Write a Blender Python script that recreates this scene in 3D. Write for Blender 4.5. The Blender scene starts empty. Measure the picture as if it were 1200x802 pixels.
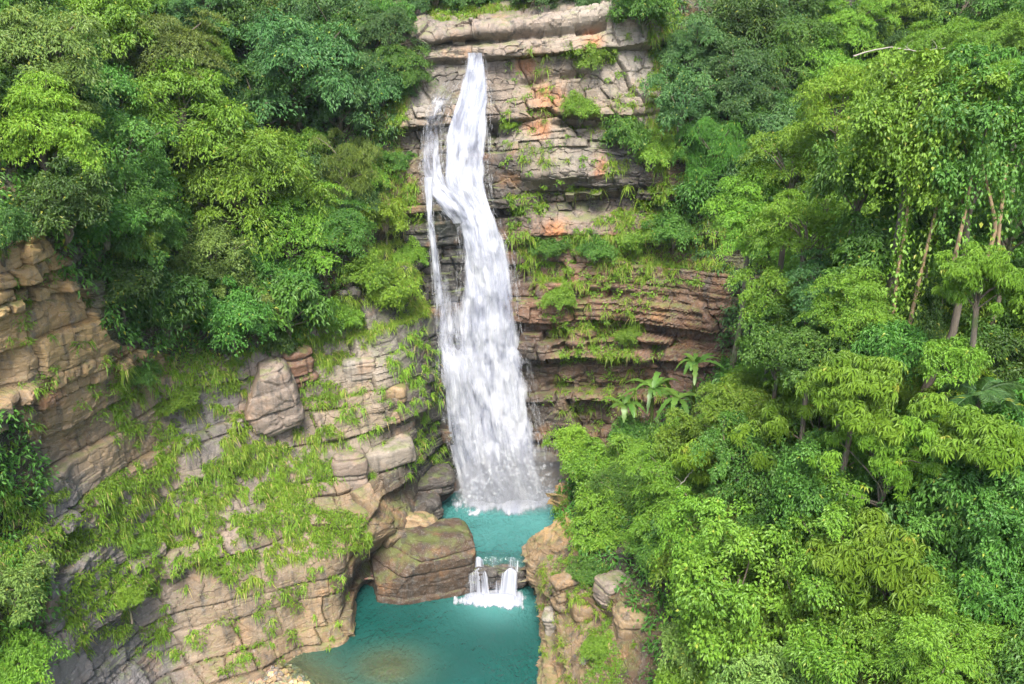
import bpy, math, random
import numpy as np
from mathutils import Vector
from mathutils.bvhtree import BVHTree

SEED = 7
rng = np.random.default_rng(SEED)
random.seed(SEED)
scene = bpy.context.scene
col = scene.collection
R = math.radians

# ------------------------------------------------------------------ camera maths
CAMZ, PITCH, HFOV, PW, PH = 30.0, R(20), R(60), 1200.0, 802.0
FPX = PW / 2 / math.tan(HFOV / 2)
CP, SP = math.cos(PITCH), math.sin(PITCH)

def at(px, py, Y):
    """world point seen at photo pixel (px,py) that stands Y metres in front of the camera"""
    a = (px - PW / 2) / FPX
    b = (PH / 2 - py) / FPX
    t = Y / (CP + b * SP)
    return np.array([a * t, Y, CAMZ + t * (-SP + b * CP)])

def ray(px, py):
    a = (px - PW / 2) / FPX
    b = (PH / 2 - py) / FPX
    v = np.array([a, CP + b * SP, -SP + b * CP])
    return v / np.linalg.norm(v)

def project(P):
    P = np.asarray(P, float)
    x, y, z = P[..., 0], P[..., 1], P[..., 2] - CAMZ
    d = y * CP - z * SP
    u = y * SP + z * CP
    d = np.maximum(d, 0.1)
    return np.stack([PW / 2 + FPX * x / d, PH / 2 - FPX * u / d], -1)

# ------------------------------------------------------------------ noise
def _h(ix, iy, iz, s):
    n = (ix.astype(np.int64) * 374761393 + iy.astype(np.int64) * 668265263 + iz.astype(np.int64) * 2147483647 + s * 1274126177) & 0xFFFFFFFF
    n = ((n ^ (n >> 13)) * 1274126177) & 0xFFFFFFFF
    n = ((n ^ (n >> 15)) * 2246822519) & 0xFFFFFFFF
    return ((n ^ (n >> 16)) & 0xFFFFFF) / float(0xFFFFFF)

def noise3(P, s=0):
    """value noise in -1..1"""
    P = np.asarray(P, float)
    f = np.floor(P); t = P - f; t = t * t * t * (t * (t * 6 - 15) + 10)
    i = f.astype(np.int64)
    x, y, z = i[..., 0], i[..., 1], i[..., 2]
    tx, ty, tz = t[..., 0], t[..., 1], t[..., 2]
    def L(a, b, w): return a + (b - a) * w
    c = L(L(L(_h(x, y, z, s), _h(x + 1, y, z, s), tx), L(_h(x, y + 1, z, s), _h(x + 1, y + 1, z, s), tx), ty),
          L(L(_h(x, y, z + 1, s), _h(x + 1, y, z + 1, s), tx), L(_h(x, y + 1, z + 1, s), _h(x + 1, y + 1, z + 1, s), tx), ty), tz)
    return c * 2 - 1

def fbm(P, octv=4, s=0, gain=0.5):
    P = np.asarray(P, float); o = 0; a = 1; tot = 0
    for k in range(octv):
        o = o + a * noise3(P * (2.03 ** k) + 17.3 * k, s + k); tot += a; a *= gain
    return o / tot

def facets(P, s=0):
    """angular broken-stone relief: every Voronoi cell is a tilted plane; about -1..1"""
    P = np.asarray(P, float); base = np.floor(P - .5).astype(np.int64); best = np.full(len(P), 1e9); out = np.zeros(len(P)); second = np.full(len(P), 1e9)
    for dx in (0, 1):
        for dy in (0, 1):
            for dz in (0, 1):
                x, y, z = base[:, 0] + dx, base[:, 1] + dy, base[:, 2] + dz
                f = np.stack([x + .5 + .7 * (_h(x, y, z, s) - .5), y + .5 + .7 * (_h(x, y, z, s + 1) - .5), z + .5 + .7 * (_h(x, y, z, s + 2) - .5)], -1)
                v = P - f; d = (v * v).sum(1)
                n = np.stack([_h(x, y, z, s + 3), _h(x, y, z, s + 4), _h(x, y, z, s + 5)], -1) - .5
                val = (n * v).sum(1) * 1.5 + (_h(x, y, z, s + 6) - .5)
                m = d < best
                second = np.where(m, best, np.minimum(second, d)); out = np.where(m, val, out); best = np.where(m, d, best)
    return out, np.sqrt(second) - np.sqrt(best)

def hash1(i, s=0):
    i = np.asarray(i, np.int64); return _h(i, i * 0 + 11, i * 0 + 5, s)
def hash2(i, j, s=0):
    i = np.asarray(i, np.int64); j = np.asarray(j, np.int64); return _h(i, j, i * 0 + 3, s)

def smooth(a, b, x):
    t = np.clip((x - a) / (b - a + (1e-12 if b >= a else -1e-12)), 0, 1); return t * t * (3 - 2 * t)

def in_poly(q, poly):
    """vectorised point in polygon; q (N,2)"""
    x, y = q[:, 0], q[:, 1]; r = np.zeros(len(q), bool); n = len(poly)
    for k in range(n):
        x1, y1 = poly[k]; x2, y2 = poly[(k + 1) % n]
        c = ((y1 > y) != (y2 > y)) & (x < (x2 - x1) * (y - y1) / ((y2 - y1) if y2 != y1 else 1e-9) + x1)
        r ^= c
    return r

# ------------------------------------------------------------------ meshes and objects
def mesh_np(name, V, F, attrs=None, mat=None, smooth_shade=False, uv=None):
    """V (N,3); F (M,k) index array, k=3 or 4, or a list of such arrays"""
    me = bpy.data.meshes.new(name)
    V = np.ascontiguousarray(V, np.float32)
    Fs = F if isinstance(F, list) else [F]
    Fs = [np.asarray(f, np.int32) for f in Fs if len(f)]
    me.vertices.add(len(V)); me.vertices.foreach_set('co', V.ravel())
    nl = sum(f.size for f in Fs); npol = sum(len(f) for f in Fs)
    me.loops.add(nl); me.polygons.add(npol)
    me.loops.foreach_set('vertex_index', np.concatenate([f.ravel() for f in Fs]))
    st = []; o = 0
    for f in Fs:
        st.append(o + np.arange(len(f)) * f.shape[1]); o += f.size
    me.polygons.foreach_set('loop_start', np.concatenate(st).astype(np.int32))
    me.polygons.foreach_set('use_smooth', np.full(npol, smooth_shade))
    if uv is not None:
        l = me.uv_layers.new(name='UVMap')
        idx = np.concatenate([f.ravel() for f in Fs])
        l.data.foreach_set('uv', np.ascontiguousarray(uv[idx], np.float32).ravel())
    for k, a in (attrs or {}).items():
        a = np.asarray(a, np.float32)
        if a.ndim == 1:
            me.attributes.new(k, 'FLOAT', 'POINT').data.foreach_set('value', a)
        else:
            me.attributes.new(k, 'FLOAT_VECTOR', 'POINT').data.foreach_set('vector', a.ravel())
    me.update(calc_edges=True); me.validate()
    if mat is not None: me.materials.append(mat)
    return me

def obj(name, me, parent=None, loc=None):
    o = bpy.data.objects.new(name, me); col.objects.link(o)
    if parent is not None: o.parent = parent
    if loc is not None: o.location = tuple(float(c) for c in loc)
    return o

def tag(o, label=None, cat=None, group=None, kind=None):
    if label: o['label'] = label
    if cat: o['category'] = cat
    if group: o['group'] = group
    if kind: o['kind'] = kind
    return o

def empty(name, loc, rz=0.0):
    o = bpy.data.objects.new(name, None); col.objects.link(o)
    o.location = tuple(float(c) for c in loc); o.rotation_euler = (0, 0, rz); o.empty_display_size = .2
    return o

def grid_faces(nu, nv):
    a = np.arange(nu * nv).reshape(nu, nv)
    return np.stack([a[:-1, :-1], a[1:, :-1], a[1:, 1:], a[:-1, 1:]], -1).reshape(-1, 4)

def catmull(P, t):
    """P (n,...) control values at 0..n-1, t (m,) -> (m,...)  (monotone-ish tension)"""
    n = len(P); i = np.clip(np.floor(t).astype(int), 0, n - 2); f = t - i
    f = f.reshape((-1,) + (1,) * (P.ndim - 1))
    p0 = P[np.maximum(i - 1, 0)]; p1 = P[i]; p2 = P[i + 1]; p3 = P[np.minimum(i + 2, n - 1)]
    m1 = (p2 - p0) * .38; m2 = (p3 - p1) * .38
    f2 = f * f; f3 = f2 * f
    return (2 * f3 - 3 * f2 + 1) * p1 + (f3 - 2 * f2 + f) * m1 + (-2 * f3 + 3 * f2) * p2 + (f3 - f2) * m2

def tube(pts, rad, sides=7, cap=True):
    """tapered tube along pts -> V, F(quads)"""
    pts = np.asarray(pts, float); n = len(pts); rad = np.broadcast_to(np.asarray(rad, float), (n,))
    tan = np.gradient(pts, axis=0); tan /= np.linalg.norm(tan, axis=1, keepdims=True) + 1e-9
    ref = np.array([0.31, 0.92, 0.22]); a = np.cross(tan, ref); a /= np.linalg.norm(a, axis=1, keepdims=True) + 1e-9
    b = np.cross(tan, a)
    th = np.linspace(0, 2 * np.pi, sides, endpoint=False)
    V = pts[:, None] + rad[:, None, None] * (np.cos(th)[None, :, None] * a[:, None] + np.sin(th)[None, :, None] * b[:, None])
    idx = np.arange(n * sides).reshape(n, sides)
    nx = np.roll(idx, -1, 1)
    F = np.stack([idx[:-1], nx[:-1], nx[1:], idx[1:]], -1).reshape(-1, 4)
    return V.reshape(-1, 3), F

class MB:
    """collects V/F pieces into one mesh"""
    def __init__(s): s.V = []; s.F = {}; s.n = 0; s.A = {}
    def add(s, V, F, **attrs):
        F = np.asarray(F)
        if not len(V): return
        s.F.setdefault(F.shape[1], []).append(F + s.n); s.V.append(np.asarray(V, float)); s.n += len(V)
        for k, a in attrs.items(): s.A.setdefault(k, []).append(np.broadcast_to(np.asarray(a, float), (len(V),) + np.shape(a)[1:]) if np.ndim(a) else np.full(len(V), a))
    def mesh(s, name, mat=None, smooth_shade=False):
        return mesh_np(name, np.concatenate(s.V), [np.concatenate(f) for f in s.F.values()], {k: np.concatenate(a) for k, a in s.A.items()}, mat, smooth_shade)

# ------------------------------------------------------------------ node helper
class NT:
    def __init__(s, name):
        s.m = bpy.data.materials.new(name); s.m.use_nodes = True; s.t = s.m.node_tree; s.t.nodes.clear()
        s.out = s.t.nodes.new('ShaderNodeOutputMaterial')
    def n(s, typ, **kw):
        nd = s.t.nodes.new('ShaderNode' + typ)
        for k, v in kw.items():
            if k.startswith('i_'):
                key = k[2:]
                key = int(key) if key.isdigit() else key.replace('_', ' ')
                s.set(nd.inputs[key], v)
            else: setattr(nd, k, v)
        return nd
    def set(s, sock, v):
        if isinstance(v, bpy.types.NodeSocket): s.t.links.new(v, sock)
        elif isinstance(v, bpy.types.Node): s.t.links.new(v.outputs[0], sock)
        elif isinstance(v, tuple) and len(v) == 3 and sock.type == 'RGBA': sock.default_value = (*v, 1)
        else: sock.default_value = v
    def attr(s, name, out='Fac'): return s.n('Attribute', attribute_name=name).outputs[out]
    def noise(s, vec, scale, detail=4, rough=.55, dist=0.0):
        nd = s.n('TexNoise', noise_dimensions='3D'); s.set(nd.inputs['Vector'], vec)
        nd.inputs['Scale'].default_value = scale; nd.inputs['Detail'].default_value = detail; nd.inputs['Roughness'].default_value = rough; nd.inputs['Distortion'].default_value = dist
        return nd.outputs['Fac']
    def ramp(s, fac, stops, interp='LINEAR'):
        nd = s.n('ValToRGB'); cr = nd.color_ramp; cr.interpolation = interp
        while len(cr.elements) < len(stops): cr.elements.new(.5)
        for e, (p, c) in zip(cr.elements, stops):
            e.position = p; e.color = (c, c, c, 1) if not isinstance(c, tuple) else (*c, 1)
        s.set(nd.inputs[0], fac); return nd.outputs[0]
    def mix(s, fac, a, b, blend='MIX'):
        nd = s.n('Mix', data_type='RGBA', blend_type=blend)
        s.set(nd.inputs[0], fac); s.set(nd.inputs[6], a); s.set(nd.inputs[7], b); return nd.outputs[2]
    def math(s, op, a, b=None, c=None, clamp=False):
        nd = s.n('Math', operation=op, use_clamp=clamp); s.set(nd.inputs[0], a)
        if b is not None: s.set(nd.inputs[1], b)
        if c is not None: s.set(nd.inputs[2], c)
        return nd.outputs[0]
    def pos(s): return s.n('NewGeometry').outputs['Position']
    def mapping(s, vec, scale=(1, 1, 1), rot=(0, 0, 0)):
        nd = s.n('Mapping'); s.set(nd.inputs['Vector'], vec); nd.inputs['Scale'].default_value = scale; nd.inputs['Rotation'].default_value = rot; return nd.outputs[0]
    def bump(s, h, strength=.5, dist=.1, normal=None):
        nd = s.n('Bump'); s.set(nd.inputs['Height'], h); s.set(nd.inputs['Strength'], strength); nd.inputs['Distance'].default_value = dist
        if normal is not None: s.set(nd.inputs['Normal'], normal)
        return nd.outputs[0]
    def done(s, sh, vol=None):
        if sh is not None: s.t.links.new(sh if isinstance(sh, bpy.types.NodeSocket) else sh.outputs[0], s.out.inputs['Surface'])
        if vol is not None: s.t.links.new(vol.outputs[0], s.out.inputs['Volume'])
        return s.m
# ================================================================== camera, light, sky
cam = bpy.data.cameras.new('camera'); cam.sensor_fit = 'HORIZONTAL'; cam.angle = HFOV; cam.clip_end = 2000; cam.clip_start = .1
camo = bpy.data.objects.new('camera', cam); col.objects.link(camo)
camo.location = (0, 0, CAMZ); camo.rotation_euler = (math.pi / 2 - PITCH, 0, 0); scene.camera = camo

SUN_EL, SUN_AZ = R(56), R(182)          # azimuth clockwise from +Y; the light comes from behind the camera, a little to the right
w = bpy.data.worlds.new('World'); scene.world = w; w.use_nodes = True
wn = w.node_tree; bg = wn.nodes['Background']
sky = wn.nodes.new('ShaderNodeTexSky'); sky.sky_type = 'NISHITA'; sky.sun_disc = False
sky.sun_elevation = SUN_EL; sky.sun_rotation = SUN_AZ; sky.air_density = 1.0; sky.dust_density = 3.0; sky.ozone_density = 1.0
wn.links.new(sky.outputs[0], bg.inputs[0]); bg.inputs[1].default_value = .078
sl = bpy.data.lights.new('sun', 'SUN'); sl.energy = 1.5; sl.angle = R(22); sl.color = (1, .95, .86)
so = bpy.data.objects.new('sun', sl); col.objects.link(so)
sd = Vector((math.sin(SUN_AZ) * math.cos(SUN_EL), math.cos(SUN_AZ) * math.cos(SUN_EL), math.sin(SUN_EL)))
so.rotation_euler = sd.to_track_quat('Z', 'Y').to_euler(); so.location = sd * 80
vs = scene.view_settings; vs.view_transform = 'Standard'; vs.look = 'None'; vs.gamma = 1; vs.use_curve_mapping = False
vs.exposure = 2.58
scene.render.engine = 'CYCLES'
cy = scene.cycles; cy.max_bounces = 5; cy.diffuse_bounces = 2; cy.glossy_bounces = 2; cy.transmission_bounces = 3; cy.transparent_max_bounces = 16; cy.volume_bounces = 0
cy.caustics_reflective = False; cy.caustics_refractive = False
cy.use_denoising = True; cy.use_adaptive_sampling = True; cy.adaptive_threshold = .02
# ================================================================== terrain: four rock and hill walls round the gorge
def control(cols):
    """cols: list of lists of (px,py,Y) or ('w',x,y,z) -> (nc,nr,3)"""
    return np.array([[np.array(p[1:]) if p[0] == 'w' else at(*p) for p in c] for c in cols], float)

def surface(C, us, vs_):
    S = catmull(C, us)                                   # (nu, nr, 3)
    S = catmull(np.swapaxes(S, 0, 1), vs_)               # (nv, nu, 3)
    return np.swapaxes(S, 0, 1)

def spread(n_ctrl, counts):
    """parameter values with counts[k] samples in control span k"""
    return np.concatenate([np.linspace(k, k + 1, c, endpoint=False) for k, c in enumerate(counts)] + [[n_ctrl - 1]])

def grid_normals(S):
    du = np.gradient(S, axis=0); dv = np.gradient(S, axis=1)
    n = np.cross(du, dv); return n / (np.linalg.norm(n, axis=-1, keepdims=True) + 1e-9)

def strata(S, N, seed, dip=(0, 0), thick=(.25, 1.5), amp=.55, block=.4, crack=.34, warp=.5, rough=.5, mask=None, extra=None, facet=.3, calm=None):
    """push a smooth wall out and in along its normal as bedded, jointed sandstone; returns S, bed value, block value"""
    r = np.random.default_rng(seed)
    P = S.reshape(-1, 3); N = N.reshape(-1, 3)
    s = P[:, 2] + dip[0] * P[:, 0] + dip[1] * P[:, 1] + warp * fbm(P / 7.0, 2, seed) + .035 * fbm(P / .7, 2, seed + 3)
    th = []; tot = 0; span = s.max() - s.min() + 4
    while tot < span:
        t = r.uniform(*thick) if r.random() < .7 else r.uniform(thick[0], thick[0] * 1.8); th.append(t); tot += t
    edges = s.min() - 2 + np.concatenate([[0], np.cumsum(th)])
    i = np.clip(np.searchsorted(edges, s) - 1, 0, len(th) - 1); th = np.array(th)
    lo = s - edges[i]; hi = edges[i + 1] - s
    bed = hash1(i, seed)
    hx = P[:, 0] * .8 + P[:, 1] * .6; hx2 = -P[:, 0] * .5 + P[:, 1] * .8
    w = np.maximum(th[i] * (1.0 + 1.6 * hash1(i, seed + 1)), .7)
    q = (hx + .25 * hx2 + .35 * fbm(P / 1.7, 3, seed + 5) + 30 * hash1(i, seed + 2)) / w
    j = np.floor(q); fq = (q - j) * w; eq = np.minimum(fq, w - fq)
    blk = hash2(i, j, seed + 7)
    ez = np.minimum(lo, hi)
    act = .35 + .65 * smooth(-.25, .35, fbm(P / 6, 2, seed + 9))       # some reaches are massive, others broken
    bv = .45 + .55 * smooth(-.3, .3, noise3(np.stack([hx / 7, hx2 / 7, i * 3.7], -1), seed + 11))   # a bed swells and pinches out
    q0 = 1.0 if calm is None else 1 - calm(P)
    act = act * (.35 + .65 * q0)
    d = q0 * amp * (bed - .5) * 2 * bv + block * (blk - .5) * 2 * act
    d -= (.25 + .75 * q0) * crack * np.exp(-(ez / .06) ** 2) * (.15 + .85 * hash1(i, seed + 4)) * smooth(-.35, .3, noise3(np.stack([hx / 3, hx2 / 3, i * 1.9], -1), seed + 12)) + crack * 1.1 * act * np.exp(-(eq / .05) ** 2)
    d -= .07 * np.exp(-hi / .07) + .03 * np.exp(-lo / .06) + .05 * act * np.exp(-eq / .07)
    d += rough * (.8 * fbm(P / 4.5, 3, seed + 20) + .16 * fbm(P / 1.1, 3, seed + 21) + .06 * fbm(P / .33, 3, seed + 22))
    f1, e1 = facets((P + .3 * fbm(P / 1.5, 2, seed + 30)[:, None]) / np.array([1.5, 1.5, .95]), seed + 31); f2, e2 = facets(P / np.array([.55, .55, .33]), seed + 33)
    d += facet * .6 * act * (f1 - .25 * np.exp(-(e1 / .06) ** 2)) + facet * .17 * (f2 - .2 * np.exp(-(e2 / .08) ** 2))
    ft = s / .19; fi = np.floor(ft); thin = smooth(.05, .4, fbm(P / 5.5, 2, seed + 36))      # thinly bedded reaches
    d += q0 * thin * .08 * (hash1(fi, seed + 37) - .5) * 2
    if mask is not None: d *= mask.reshape(-1)
    if extra is not None: d = d + extra(P)
    return (P + N * d[:, None]).reshape(S.shape), bed, blk

# -------- rock colours: albedos anchored where each kind of stone crops out, plus shade painted into hollows (photo pixels used as map references)
ROCKC = dict(ochre=(.56, .385, .17), tan=(.36, .26, .15), pink=(.335, .275, .225), grey=(.25, .235, .225), red=(.24, .135, .085),
             brown=(.17, .115, .07), dark=(.07, .062, .056), pale=(.41, .375, .32), slate=(.17, .175, .19), black=(.035, .036, .036), wet=(.03, .05, .04), darkbrown=(.10, .066, .042), orange=(.62, .22, .06))
ANCH = [(590, 200, 'dark', 20), (588, 165, 'slate', 16), (585, 240, 'dark', 22), (610, 320, 'dark', 16), (490, 165, 'dark', 14), (485, 120, 'slate', 12), (625, 420, 'dark', 18), (500, 320, 'dark', 20), (505, 400, 'dark', 20), (700, 235, 'dark', 14), (750, 232, 'dark', 14), (650, 232, 'dark', 12), (618, 73, 'orange', 9), (645, 112, 'orange', 14), (628, 148, 'orange', 9), (690, 46, 'orange', 9), (650, 268, 'orange', 8), (468, 108, 'orange', 9), (705, 195, 'orange', 8), (560, 180, 'orange', 5), (720, 290, 'orange', 7), (60, 340, 'ochre', 50), (55, 470, 'orange', 10), (518, 255, 'wet', 18), (40, 300, 'ochre', 70), (80, 420, 'ochre', 70), (70, 500, 'tan', 50), (130, 470, 'pink', 40), (40, 460, 'slate', 28), (60, 600, 'grey', 50), (250, 470, 'grey', 40), (320, 460, 'pink', 50),  # dark spots below the long shelf paint the overhang's shade into the rock
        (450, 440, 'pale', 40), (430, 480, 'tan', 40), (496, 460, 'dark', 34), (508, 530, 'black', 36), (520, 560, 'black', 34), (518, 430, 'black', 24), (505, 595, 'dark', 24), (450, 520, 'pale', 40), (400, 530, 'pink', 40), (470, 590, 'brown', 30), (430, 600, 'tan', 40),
        (300, 650, 'pink', 60), (180, 690, 'pink', 60), (100, 680, 'grey', 60), (250, 700, 'tan', 50), (150, 745, 'slate', 40), (360, 680, 'tan', 50), (390, 720, 'tan', 40), (430, 690, 'black', 26), (60, 760, 'grey', 60),  # black spot in the undercut cave is its shade, put into the colour
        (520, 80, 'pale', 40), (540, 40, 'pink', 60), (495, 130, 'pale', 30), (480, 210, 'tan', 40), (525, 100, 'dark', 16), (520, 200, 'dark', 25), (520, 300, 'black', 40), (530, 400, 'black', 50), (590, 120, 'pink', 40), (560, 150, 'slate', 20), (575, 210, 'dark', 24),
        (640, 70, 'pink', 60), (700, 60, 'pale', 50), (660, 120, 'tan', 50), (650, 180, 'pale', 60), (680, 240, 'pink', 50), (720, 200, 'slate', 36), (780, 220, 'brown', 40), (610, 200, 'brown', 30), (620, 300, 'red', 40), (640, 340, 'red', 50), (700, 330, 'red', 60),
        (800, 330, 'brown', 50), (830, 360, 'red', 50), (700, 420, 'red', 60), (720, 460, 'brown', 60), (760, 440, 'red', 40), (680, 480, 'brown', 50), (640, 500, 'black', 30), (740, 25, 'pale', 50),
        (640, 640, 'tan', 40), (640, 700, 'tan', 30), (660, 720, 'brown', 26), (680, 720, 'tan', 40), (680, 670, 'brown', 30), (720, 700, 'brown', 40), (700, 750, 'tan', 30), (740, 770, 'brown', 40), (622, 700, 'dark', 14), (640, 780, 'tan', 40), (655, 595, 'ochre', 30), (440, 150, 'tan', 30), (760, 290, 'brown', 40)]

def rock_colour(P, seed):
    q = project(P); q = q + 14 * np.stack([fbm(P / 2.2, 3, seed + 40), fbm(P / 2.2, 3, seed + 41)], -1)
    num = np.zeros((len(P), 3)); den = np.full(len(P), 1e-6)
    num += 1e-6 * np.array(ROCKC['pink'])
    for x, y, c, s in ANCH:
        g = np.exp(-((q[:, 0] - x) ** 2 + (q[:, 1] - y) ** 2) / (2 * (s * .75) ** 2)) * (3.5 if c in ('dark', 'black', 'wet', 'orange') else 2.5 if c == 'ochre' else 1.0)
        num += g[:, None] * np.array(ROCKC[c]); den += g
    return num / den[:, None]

_X0, _X1 = -900, 2400
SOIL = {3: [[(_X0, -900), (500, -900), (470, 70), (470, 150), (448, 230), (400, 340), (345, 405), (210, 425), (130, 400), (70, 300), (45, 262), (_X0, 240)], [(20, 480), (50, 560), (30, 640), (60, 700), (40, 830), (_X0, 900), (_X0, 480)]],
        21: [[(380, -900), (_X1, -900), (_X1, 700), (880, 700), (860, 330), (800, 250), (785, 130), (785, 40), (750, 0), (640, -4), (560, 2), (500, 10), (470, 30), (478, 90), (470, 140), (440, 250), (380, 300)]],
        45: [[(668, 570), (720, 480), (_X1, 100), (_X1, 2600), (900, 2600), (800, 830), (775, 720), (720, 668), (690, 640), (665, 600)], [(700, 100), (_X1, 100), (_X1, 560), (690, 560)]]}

def make_wall(name, ctrl, ucounts, vcounts, seed, flip=False, amp_mask=None, **kw):
    C = control(ctrl); us = spread(len(C), ucounts); vv = spread(C.shape[1], vcounts)
    S = surface(C, us, vv); N = grid_normals(S)
    if flip: N = -N
    m = None
    if amp_mask is not None: m = amp_mask(S.reshape(-1, 3))
    S2, bed, blk = strata(S, N, seed, mask=m, **kw)
    P = S2.reshape(-1, 3)
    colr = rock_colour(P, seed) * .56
    q = project(P); q = q + 10 * np.stack([fbm(P / 1.5, 3, 501), fbm(P / 1.5, 3, 502)], -1)
    soil = np.zeros(len(P), bool)
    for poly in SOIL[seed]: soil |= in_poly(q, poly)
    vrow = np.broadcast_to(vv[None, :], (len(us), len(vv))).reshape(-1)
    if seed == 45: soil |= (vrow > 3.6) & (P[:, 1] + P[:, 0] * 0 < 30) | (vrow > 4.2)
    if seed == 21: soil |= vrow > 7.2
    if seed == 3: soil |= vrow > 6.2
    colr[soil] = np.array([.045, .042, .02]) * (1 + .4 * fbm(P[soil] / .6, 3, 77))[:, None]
    F = grid_faces(len(us), len(vv))
    if not flip: pass
    else: F = F[:, ::-1]
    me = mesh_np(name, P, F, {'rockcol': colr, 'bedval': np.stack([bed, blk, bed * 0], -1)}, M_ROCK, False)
    o = obj(name, me); tag(o, kind='structure')
    return dict(o=o, S=S2, P=P, N=grid_normals(S2).reshape(-1, 3) * (-1 if flip else 1), F=F, nu=len(us), nv=len(vv))

# -------- rock material
def rock_material():
    t = NT('layered_rock'); p = t.pos()
    base = t.attr('rockcol', 'Color'); bv = t.n('SeparateXYZ', i_0=t.attr('bedval', 'Vector'))
    warp = t.n('VectorMath', operation='ADD'); nz = t.n('TexNoise'); t.set(nz.inputs['Vector'], p); nz.inputs['Scale'].default_value = .6
    t.set(warp.inputs[0], p); t.set(warp.inputs[1], nz.outputs['Color'])
    lay = t.mapping(warp.outputs[0], (.35, .35, 5.5))
    n1 = t.noise(lay, 1.6, 6, .65)                                           # fine bedding
    n2 = t.noise(p, .55, 5, .6); n3 = t.noise(p, 3.2, 6, .65); n4 = t.noise(p, 14, 5, .7)
    c = t.mix(t.ramp(n1, [(.3, 0.0), (.7, 1.0)]), t.mix(.5, base, (.5, .45, .42), 'MULTIPLY'), base)
    c = t.mix(t.math('MULTIPLY', t.ramp(bv.outputs[0], [(0, 0.0), (1, 1.0)]), .45), c, t.mix(1.0, base, (.74, .62, .52), 'MULTIPLY'))
    c = t.mix(t.math('MULTIPLY', t.ramp(bv.outputs[1], [(.55, 0.0), (1, 1.0)]), .45), c, t.mix(1.0, base, (1.35, 1.3, 1.25), 'MULTIPLY'))
    # iron staining, weathered grey skins, dark algae streaks that run down
    c = t.mix(t.math('MULTIPLY', t.ramp(n2, [(.56, 0.0), (.74, 1.0)]), .4), c, (.34, .17, .065))
    streak = t.noise(t.mapping(p, (2.2, 2.2, .22)), 1.0, 5, .65)
    c = t.mix(t.math('MULTIPLY', t.ramp(streak, [(.5, 0.0), (.66, 1.0)]), .7), c, (.035, .034, .032))
    c = t.mix(t.math('MULTIPLY', t.ramp(n3, [(.52, 0.0), (.7, 1.0)]), .5), c, (.15, .14, .125))
    c = t.mix(t.math('MULTIPLY', t.ramp(n4, [(.55, 0.0), (.75, 1.0)]), .35), c, (.5, .47, .42))
    # moss where the stone faces up
    nrm = t.n('SeparateXYZ', i_0=t.n('NewGeometry').outputs['Normal'])
    up = t.math('MULTIPLY', t.ramp(nrm.outputs[2], [(.35, 0.0), (.8, 1.0)]), t.ramp(t.noise(p, 1.3, 5, .6), [(.45, 0.0), (.6, 1.0)]))
    c = t.mix(t.math('MULTIPLY', up, .55), c, t.mix(n4, (.05, .085, .015), (.12, .15, .03)))
    h = t.math('ADD', t.math('MULTIPLY', n1, .35), t.math('ADD', t.math('MULTIPLY', n3, .6), t.math('MULTIPLY', n4, .3)))
    vor = t.n('TexVoronoi', feature='DISTANCE_TO_EDGE'); t.set(vor.inputs['Vector'], t.mapping(warp.outputs[0], (.8, .8, 1.9))); vor.inputs['Scale'].default_value = .8
    h = t.math('ADD', h, t.math('MULTIPLY', t.ramp(vor.outputs['Distance'], [(0, 0.0), (.04, 1.0)]), .1))
    b = t.n('BsdfPrincipled', i_Base_Color=c, i_Roughness=t.ramp(n3, [(.3, .62), (.7, .92)]), i_Normal=t.bump(h, .6, .1))
    b.inputs['Specular IOR Level'].default_value = .35
    return t.done(b)
M_ROCK = rock_material()

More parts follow.
